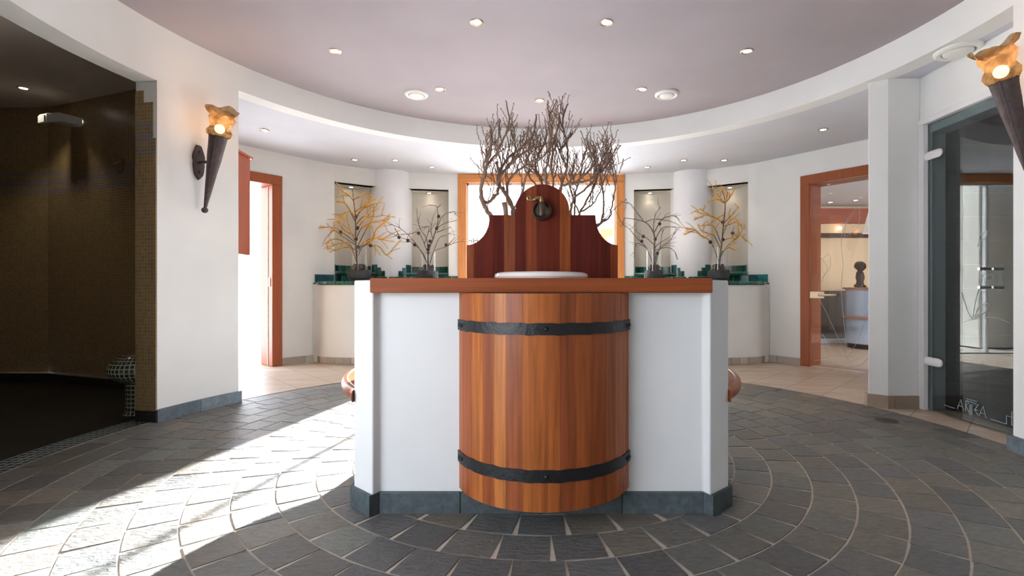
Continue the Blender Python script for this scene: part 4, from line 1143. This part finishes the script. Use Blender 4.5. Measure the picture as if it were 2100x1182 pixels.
vase(737, 6.72, 'clear cylinder vase with a dark folded wrap, outermost left on the tiled counter', seed=1)
vase(878, 6.95, 'clear cylinder vase with a dark folded wrap, just left of the large window', .145, .108, 1.52, seed=2)
vase(1340.5, 6.95, 'clear cylinder vase with a dark wrap, just right of the large window', .13, .108, 1.54, seed=3)
vase(1474.5, 6.72, 'clear cylinder vase with a dark wrap, in the outermost right place on the tiled counter', .145, .112, 1.55, seed=4)
SG = 'larch sprigs in the vases'
sprig('wide orange-needled larch sprig with dark cones in the outermost left vase', cA, 6.72, (737, 0),
      [[(515, 940), (490, 760), (480, 600), (480, 400), (462, 200), (442, 40)]],
      [[(490, 640), (330, 520), (240, 470), (60, 465)], [(480, 660), (330, 560), (240, 500), (180, 560)], [(485, 720), (300, 600), (200, 610), (150, 650)],
       [(495, 850), (430, 700), (350, 690), (190, 740)], [(495, 860), (420, 650), (330, 640), (155, 685)], [(480, 420), (400, 250), (340, 190), (270, 180)],
       [(480, 400), (440, 310), (370, 300), (290, 345)], [(455, 160), (540, 120), (595, 95)], [(455, 170), (400, 110), (330, 70)], [(480, 380), (550, 260), (600, 190), (665, 115)],
       [(482, 400), (520, 300), (620, 230), (735, 195)], [(482, 440), (560, 350), (650, 350), (785, 335)], [(485, 600), (540, 480), (620, 430), (700, 400), (840, 385)],
       [(490, 700), (600, 480), (640, 420), (680, 300), (665, 200)], [(500, 740), (560, 640), (640, 620), (700, 590), (830, 610)], [(540, 690), (660, 600), (700, 500), (760, 440), (800, 425)],
       [(505, 780), (560, 670), (640, 660), (740, 680), (820, 770), (900, 690), (980, 600)], [(560, 640), (650, 590), (780, 590), (870, 540)], [(480, 620), (420, 500), (380, 340)],
       [(490, 500), (540, 420), (600, 360), (700, 240)], [(470, 300), (540, 250), (640, 230)], [(480, 560), (360, 500), (280, 400), (270, 380)]],
      [(485, 338), (500, 472), (312, 520), (484, 595), (508, 684), (645, 663)], .95, .034, SG, 5)
sprig('sparse thin larch sprig with small cones in the vase just left of the large window', cA, 6.95, (878, 0),
      [[(1280, 930), (1278, 740), (1330, 600), (1370, 470), (1390, 350), (1372, 230)]],
      [[(1275, 880), (1200, 730), (1090, 580), (960, 470), (855, 430)], [(1270, 860), (1200, 720), (1060, 610), (960, 570), (830, 510)], [(1278, 740), (1260, 590), (1190, 480), (1160, 350), (1155, 260)],
       [(1330, 600), (1310, 490), (1330, 360)], [(1380, 470), (1440, 340), (1560, 290), (1575, 330)], [(1380, 470), (1470, 420), (1600, 385)], [(1370, 520), (1460, 490), (1530, 460)],
       [(1300, 860), (1390, 600), (1480, 550), (1520, 530)], [(1300, 860), (1350, 730), (1470, 680), (1590, 630), (1690, 620)], [(1500, 660), (1580, 570)], [(1278, 760), (1180, 530), (1070, 540), (930, 540)],
       [(960, 570), (940, 520), (910, 480)], [(1372, 230), (1290, 215)], [(1380, 250), (1420, 215)], [(1240, 640), (1290, 470), (1240, 465)]],
      [(1395, 346), (1373, 477), (1175, 530), (958, 575), (1056, 611), (1131, 657), (1300, 618), (1287, 668), (1281, 708), (1276, 744), (1477, 660)], .10, .022, SG, 6)
sprig('bare grey arching sprig without needles in the vase just right of the large window', cB, 6.95, (1340.5, 0),
      [[(442, 920), (440, 700), (440, 560), (400, 470), (340, 410), (240, 380), (110, 360)]],
      [[(430, 880), (350, 690), (270, 610), (210, 540), (150, 470), (50, 440)], [(320, 395), (240, 290), (180, 210), (110, 190)], [(440, 600), (430, 470), (450, 330), (510, 240)],
       [(440, 520), (520, 380), (600, 345), (670, 340), (715, 385)], [(440, 620), (520, 480), (600, 460), (720, 465)], [(450, 880), (500, 710), (600, 620), (650, 550), (680, 470)],
       [(445, 720), (540, 690), (600, 690), (660, 730), (700, 820)], [(340, 405), (440, 375), (590, 390), (700, 435)], [(440, 660), (350, 580), (250, 520)], [(350, 690), (270, 645), (230, 665), (215, 800)],
       [(445, 700), (480, 650), (600, 580)], [(445, 840), (470, 750), (500, 690), (520, 560), (540, 480)], [(100, 440), (60, 380), (20, 300)], [(110, 360), (95, 420), (100, 440)]],
      [(498, 427), (301, 619), (318, 566), (448, 596), (474, 752)], .0, .02, SG, 7)
sprig('upright orange-needled larch sprig in the outermost right vase', cB, 6.72, (1474.5, 0),
      [[(1150, 920), (1165, 780), (1182, 640), (1200, 450), (1220, 250), (1215, 150), (1185, 50)]],
      [[(1225, 200), (1250, 70)], [(1222, 200), (1260, 150), (1300, 90)], [(1215, 190), (1150, 130), (1110, 60)], [(1215, 200), (1150, 160), (1105, 150)],
       [(1200, 430), (1120, 360), (1000, 325), (880, 285)], [(1120, 370), (1040, 330), (950, 265)], [(1205, 420), (1300, 320), (1370, 245)], [(1200, 460), (1330, 410), (1365, 420)],
       [(1160, 880), (1070, 640), (950, 550), (880, 490), (780, 480)], [(1175, 720), (1100, 560), (1050, 540), (960, 500), (920, 430)], [(1180, 660), (1110, 480), (1050, 440), (945, 450)],
       [(1165, 800), (1220, 700), (1300, 620), (1370, 560), (1360, 470)], [(1340, 560), (1400, 560), (1450, 620)], [(1190, 620), (1250, 590), (1330, 590)], [(1180, 740), (1260, 690), (1330, 720)],
       [(1190, 560), (1240, 440), (1280, 380), (1330, 370)], [(1210, 330), (1160, 350), (1060, 420)], [(880, 500), (820, 520), (775, 550)], [(1000, 330), (930, 360), (880, 380)]],
      [(1195, 412), (1302, 531), (1057, 628), (1195, 600)], .92, .032, SG, 8)

# ================================================================== DOWNLIGHTS, VENTS
def downlight(px, py, H, label, power=6, group='recessed ceiling downlights', size=1.0, spot=True):
    """H = ceiling height above the lens"""
    d = H * F / (591 - py); x = (px - 1110) / F * d; z = 1 + H
    t = thing('downlight', label, 'light', (x, d, z), group)
    bm = BM(); k = size
    lathe(bm, [(.028 * k, .004), (.034 * k, -.003), (.046 * k, -.007), (.052 * k, -.002), (.052 * k, .0)], (x, d, z), 28); obj('ring', bm, M['satin'], t)
    bm = BM(); lathe(bm, [(0, -.0025), (.030 * k, -.0025), (.030 * k, .0)], (x, d, z), 24); obj('bulb', bm, M['bulb_w'], t)
    if spot:
        l = bpy.data.lights.new('spot', 'SPOT'); l.energy = power; l.spot_size = R_(95); l.spot_blend = .7; l.color = (1, .86, .68); l.shadow_soft_size = .03
        o = bpy.data.objects.new('spot', l); link(o, t); o.location = (0, 0, -.02)
    return x, d
UP = ZC - 1 - .001
DL = 'downlights in the mauve ceiling'
for px, py, lb in ((978, 46, 'front left one of the two downlights nearest the camera in the mauve ceiling'), (1243, 46, 'front right one of the two downlights nearest the camera in the mauve ceiling'),
                   (687, 105, 'downlight at the far left of the mauve ceiling'), (1532, 105, 'downlight at the far right of the mauve ceiling'),
                   (903, 183, 'downlight beside the left round ceiling vent'), (1316, 183, 'downlight beside the right round ceiling vent'),
                   (1107, 206, 'downlight in the mauve ceiling straight above the bare branches')):
    downlight(px, py, UP, lb, 7, DL)
LO = ZL - 1 + .002
DL2 = 'downlights in the pale outer ceiling'
for px, py, lb in ((542, 267, 'downlight in the pale outer ceiling above the left doorway'), (728, 328, 'downlight before the outer left niche'), (811, 329, 'downlight before the left column'),
                   (886, 343, 'downlight before the inner left niche'), (1327, 343, 'downlight before the inner right niche'), (1402, 329, 'downlight before the right column'),
                   (1485, 329, 'downlight before the outer right niche'), (1688, 266, 'downlight in the pale outer ceiling above the right glass door')):
    downlight(px, py, LO, lb, 8, DL2)
NI = ZN - 1 - .002
for px, py, lb in ((720, 384, 'downlight in the top of the outer left niche'), (880, 396, 'downlight in the top of the inner left niche'),
                   (1333, 396, 'downlight in the top of the inner right niche'), (1497, 385, 'downlight in the top of the outer right niche')):
    d = NI * F / (591 - py); downlight(px, py, NI, lb, 1.3, 'downlights in the niches', .9)
for px, py, lb in ((1703, 415, 'left of the two small downlights in the room behind the right glass door'), (1755, 411, 'right of the two small downlights in the room behind the right glass door')):
    downlight(px, py, 1.498, lb, 6, 'downlights in the next room', 1.1)
downlight(48, 181, 1.929, 'downlight in the ceiling of the dark shower', 14, 'shower downlight', 1.0)
def vent(px, py, H, r, label, dome=True):
    d = H * F / (591 - py); x = (px - 1110) / F * d; z = 1 + H
    t = thing('ceiling_vent', label, 'vent', (x, d, z), 'round ceiling vents')
    bm = BM(); lathe(bm, [(r * .66, 0), (r * .70, -.018), (r * .86, -.024), (r * .97, -.014), (r, 0)], (x, d, z), 40); obj('rim', bm, M['vent'], t)
    bm = BM(); lathe(bm, [(0, -.028), (r * .52, -.028), (r * .60, -.022), (r * .62, -.008), (r * .5, 0)], (x, d, z), 40); obj('disc', bm, M['vent'], t)
vent(854, 193, UP, .118, 'round white ceiling vent at the left of the mauve ceiling')
vent(1367, 193, UP, .118, 'round white ceiling vent at the right of the mauve ceiling')
vent(1965, 103, LO, .148, 'large cream round vent on the ceiling above the dark glass door')

# ================================================================== TORCH LAMPS
def torch(theta, zc, label, seed, pw):
    """local frame: +Y leaves the wall, Z up, origin on the wall"""
    rt = random.Random(seed); t = thing('torch_lamp', label, 'wall lamp', (0, 0, 0), 'torch wall lamps')
    bm = BM(); out = []
    for i in range(32):
        a = 2 * math.pi * i / 32; c, s_ = math.cos(a), math.sin(a)
        rx = .052 * (1 + .05 * math.sin(5 * a)); out.append((math.copysign(abs(c) ** 1.1, c) * rx * (1 - .12 * (abs(s_) < .15)), s_ * .142 * (1 + .03 * math.sin(7 * a))))
    va = [bm.verts.new((x, 0.002, z)) for x, z in out]; vb = [bm.verts.new((x * .94, .016, z * .96)) for x, z in out]
    bm.faces.new(vb)
    for i in range(32): bm.faces.new((va[i], va[(i + 1) % 32], vb[(i + 1) % 32], vb[i]))
    for z in (.08, -.085): bmesh.ops.create_uvsphere(bm, u_segments=10, v_segments=8, radius=.012, matrix=Matrix.Translation((0, .018, z)))
    obj('wall_plate', bm, M['rust'], t)
    p0, p1 = Vector((0, .075, -.38)), Vector((0, .215, .195)); ax = (p1 - p0); L = ax.length; q = ax.to_track_quat('Z', 'Y').to_matrix().to_4x4(); m = Matrix.Translation(p0) @ q
    bm = BM(); tube(bm, [(0, .012, -.005), (0, .16, -.005)], .011, 10); obj('arm', bm, M['rust'], t)
    bm = BM(); prof = [(0, -.0), (.011, .0)] + [(.011 + .056 * (k / 14) ** 1.0, L * k / 14) for k in range(1, 15)] + [(.060, L), (.05, L - .02)]
    lathe(bm, prof, n=28, mat=m, wob=lambda r, z, a, j: (r * (1 + .02 * math.sin(4 * a + j) + .012 * math.sin(9 * a + 2 * j)), z)); obj('cone', bm, M['rust'], t, label='rusty hammered iron cone')
    bm = BM(); bmesh.ops.create_uvsphere(bm, u_segments=20, v_segments=14, radius=.024, matrix=Matrix.Translation(p0 - ax.normalized() * .012)); obj('tip_ball', bm, M['rust'], t)
    bm = BM(); sd_ = m.to_3x3() @ Vector((0, 1, 0)); sx_ = Vector((1, 0, 0)); e0 = (sx_ * .8 - sd_ * .6).normalized() if seed == 1 else (sx_ * -.6 - sd_ * .8).normalized()
    pts = [p0 + ax * (k / 40) + e0 * (.012 + .056 * k / 40 + .0015 * math.sin(k * 2.1)) for k in range(3, 41)]
    tube(bm, pts, [.005 + .0018 * math.sin(k * 1.7) for k in range(len(pts))], 6); obj('seam', bm, M['rust'], t, label='ragged seam down the cone')
    # crumpled parchment shade
    zs = [0, .02, .045, .065, .09, .12, .15, .175, .20, .225]; rs_ = [.062, .082, .088, .078, .066, .082, .092, .078, .098, .112]
    prof = [(r, L - .012 + z) for r, z in zip(rs_, zs)]
    ph = [rt.uniform(0, 6) for _ in range(12)]
    bm = BM(); lathe(bm, prof, n=64, mat=m, wob=lambda r, z, a, j: (r * (1 + (.03 + .012 * j) * math.sin(3 * a + ph[j]) * .6 + .05 * math.sin(7 * a + ph[(j + 3) % 12]) * (j / 9)), z + (.012 * math.sin(2 * a + ph[j % 3]) + .03 * math.sin(a + ph[0]) * (j / 9) + .012 * math.sin(5 * a + ph[1]) * (j / 9)) * (1 if j else 0)))
    obj('lamp_shade', bm, M['shade'], t, smooth=70, label='crumpled translucent parchment shade')
    bc = p0 + ax.normalized() * (L + .055)
    bm = BM(); bmesh.ops.create_uvsphere(bm, u_segments=20, v_segments=14, radius=.036, matrix=Matrix.Translation(bc)); obj('bulb', bm, M['bulb_t'], t)
    l = bpy.data.lights.new('flame_light', 'POINT'); l.energy = pw; l.color = (1, .55, .24); l.shadow_soft_size = .05
    o = bpy.data.objects.new('flame_light', l); link(o, t); o.location = (p0 + ax.normalized() * (L + .12)) * S
    w_ = sect_pt(RI, theta); nrm = Vector((CX - w_[0], CY - w_[1]))
    t.location = Vector((w_[0], w_[1], zc)) * S; t.rotation_euler = (0, 0, math.atan2(nrm.y, nrm.x) - math.pi / 2)
    return t
torch(ang(406), 2.02, 'iron torch wall lamp with glowing parchment shade on the left white pier', 1, 3.5)
TR = math.degrees(math.atan2(2.80 - CY, 2.88))
torch(TR, 2.0, 'iron torch wall lamp with glowing parchment shade at the right edge', 2, 3.5)

# ================================================================== SHOWER FITTINGS
fx, fy = -3.21, 3.93
t = thing('foot_bath', 'mushroom-shaped basin clad in green mosaic at the side of the shower opening', 'basin', (fx, fy, 0))
bm = BM(); prof = [(.215 * math.cos(R_(a)) if a < 90 else 0, .355 + .135 * math.sin(R_(a)) * (1.0 if a > 0 else .9)) for a in range(-62, 91, 8)] 
prof = [(.098, .235)] + prof[0:] 
if prof[-1][0] > 1e-6: prof.append((0, .49))
lathe(bm, prof, (fx, fy, 0), 40); obj('bowl', bm, M['mosaic_bowl'], t)
bm = BM(); lathe(bm, [(.115, 0), (.10, .02), (.098, .24)], (fx, fy, 0), 28); obj('stem', bm, M['mosaic_bowl'], t)
def wpt(px, off):
    k = (px - 1110) / F; a = Vector(SW[1]); b = Vector(SW[2]); dlt = b - a
    s_ = (k * a.y - a.x) / (dlt.x - k * dlt.y); p = a + dlt * s_; n = Vector((dlt.y, -dlt.x)).normalized()
    if n.y > 0: n = -n
    return p + n * off, n
p, n = wpt(163, 0)
t = thing('shower_head', 'white angular wall shower head in the dark tiled shower', 'shower head', (p.x, p.y, 2.7))
bm = BM(); tdir = Vector((SW[2][0] - SW[1][0], SW[2][1] - SW[1][1])).normalized()
def hb(a, b, w0, h0, h1):
    vs = []
    for q, h in ((a, h0), (b, h1)):
        s_ = Vector((tdir.x, tdir.y, 0)) * w0
        for e in (-1, 1):
            for f_ in (-1, 1): vs.append(bm.verts.new(Vector(q) + s_ * e + Vector((0, 0, h * f_))))
    for f_ in ((0, 1, 3, 2), (4, 6, 7, 5), (0, 4, 5, 1), (2, 3, 7, 6), (0, 2, 6, 4), (1, 5, 7, 3)): bm.faces.new([vs[i] for i in f_])
n3 = Vector((n.x, n.y, 0))
b0 = Vector((p.x, p.y, 2.705)); b1 = b0 + (n3 - Vector((tdir.x, tdir.y, 0)) * -.5) * .15 + Vector((0, 0, .012)); b2 = b1 + n3 * .11 - Vector((0, 0, .045))
hb(b0, b1, .06, .04, .045); obj('arm', bm, M['white_metal'], t, bevel=.006)
bm = BM(); hb(b1, b2, .062, .045, .045); obj('head', bm, M['white_metal'], t, bevel=.006)
bm = BM(); hb(b2 - Vector((0, 0, .004)), b2 + n3 * .012 - Vector((0, 0, .006)), .05, .034, .034); obj('nozzle_plate', bm, M['alu'], t)
p, n = wpt(255, 0); n3 = Vector((n.x, n.y, 0)); c = Vector((p.x, p.y, 2.19))
t = thing('towel_hook', 'small brass ring hook on the tan mosaic wall of the shower', 'hook', c)
bm = BM(); tube(bm, [c + n3 * .015 + Vector((0, 0, .075)), c + n3 * .02 - Vector((0, 0, .04)), c + n3 * .04 - Vector((0, 0, .062)), c + n3 * .065 - Vector((0, 0, .05))], .008, 8); obj('hook', bm, M['brass'], t)
bm = BM(); rg = [c + n3 * .03 + Vector((-.055, 0, .055)) + Vector((.046 * math.cos(a), .02 * math.sin(a), .044 * math.sin(a))) for a in [2 * math.pi * i / 24 for i in range(25)]]
tube(bm, rg, .006, 8); obj('ring', bm, M['brass'], t)
# floor drain
dx, dy = (1818 - 1110) / F * 3.695, 3.695
bm = BM(); lathe(bm, [(0, .001), (.07, .001), (.078, .002), (.08, -.004)], (dx, dy, 0), 24)
dr = obj('floor_drain', bm, M['bronze']); tag(dr, 'small round metal drain in the slate floor before the right pier', 'drain')
bm = BM()
for i in range(-2, 3):
    for j in range(-2, 3):
        if i * i + j * j < 6: lathe(bm, [(0, .0024), (.006, .0024), (.006, .0016)], (dx + i * .024, dy + j * .024, 0), 8)
for v in bm.verts: pass
o = obj('slot', bm, M['dark'], dr, kind='stuff'); o.location = (0, 0, 0)
for v in o.data.vertices: pass

# ================================================================== OUTSIDE
bm = BM(); disc(bm, 60, -.03, (0, 5), 48); obj('ground', bm, M['snow'], kind='structure', smooth=0)
ot = thing('neighbour_building', 'pale rendered building end with a sloping eave, outside the left part of the window', 'building', (-1.8, 9.4, 0))
bm = BM(); box(bm, -2.6, -.99, 8.2, 10.6, 0, 3.3); obj('wall', bm, M['render_w'], ot, smooth=0)
bm = BM(); setcol(bm, prism(bm, [(-2.65, 8.16), (-.93, 8.16), (-.93, 10.8), (-2.65, 10.8)], 3.3, 3.42), (.6, .58, .55)); obj('roof', bm, M['stone_plinth'], ot, smooth=0)
bm = BM(); setcol(bm, box(bm, -4.6, -2.75, 8.3, 8.5, 0, 3.6), (.6, .58, .52)); wl = obj('sun_block_wall', bm, M['render_w'])  # added wall, blocks the sun from the left doorway
tag(wl, 'added unseen pale wall outside that keeps the sun out of the left doorway', 'wall')
pv = thing('pavilion', 'small timber and glass pavilion outside the right part of the window', 'pavilion', (1.35, 10, 0))
bm = BM(); wbox(bm, 1.2, 1.32, 9.9, 10.0, 0, 2.05); wbox(bm, 1.2, 2.6, 9.9, 10.0, 2.05, 2.2); wbox(bm, 2.5, 2.6, 9.9, 10.0, 0, 2.05); obj('post', bm, M['wood_frame'], pv)
bm = BM(); box(bm, 1.32, 2.5, 9.94, 9.97, 0, 2.05); obj('panel', bm, M['alu'], pv, smooth=0)
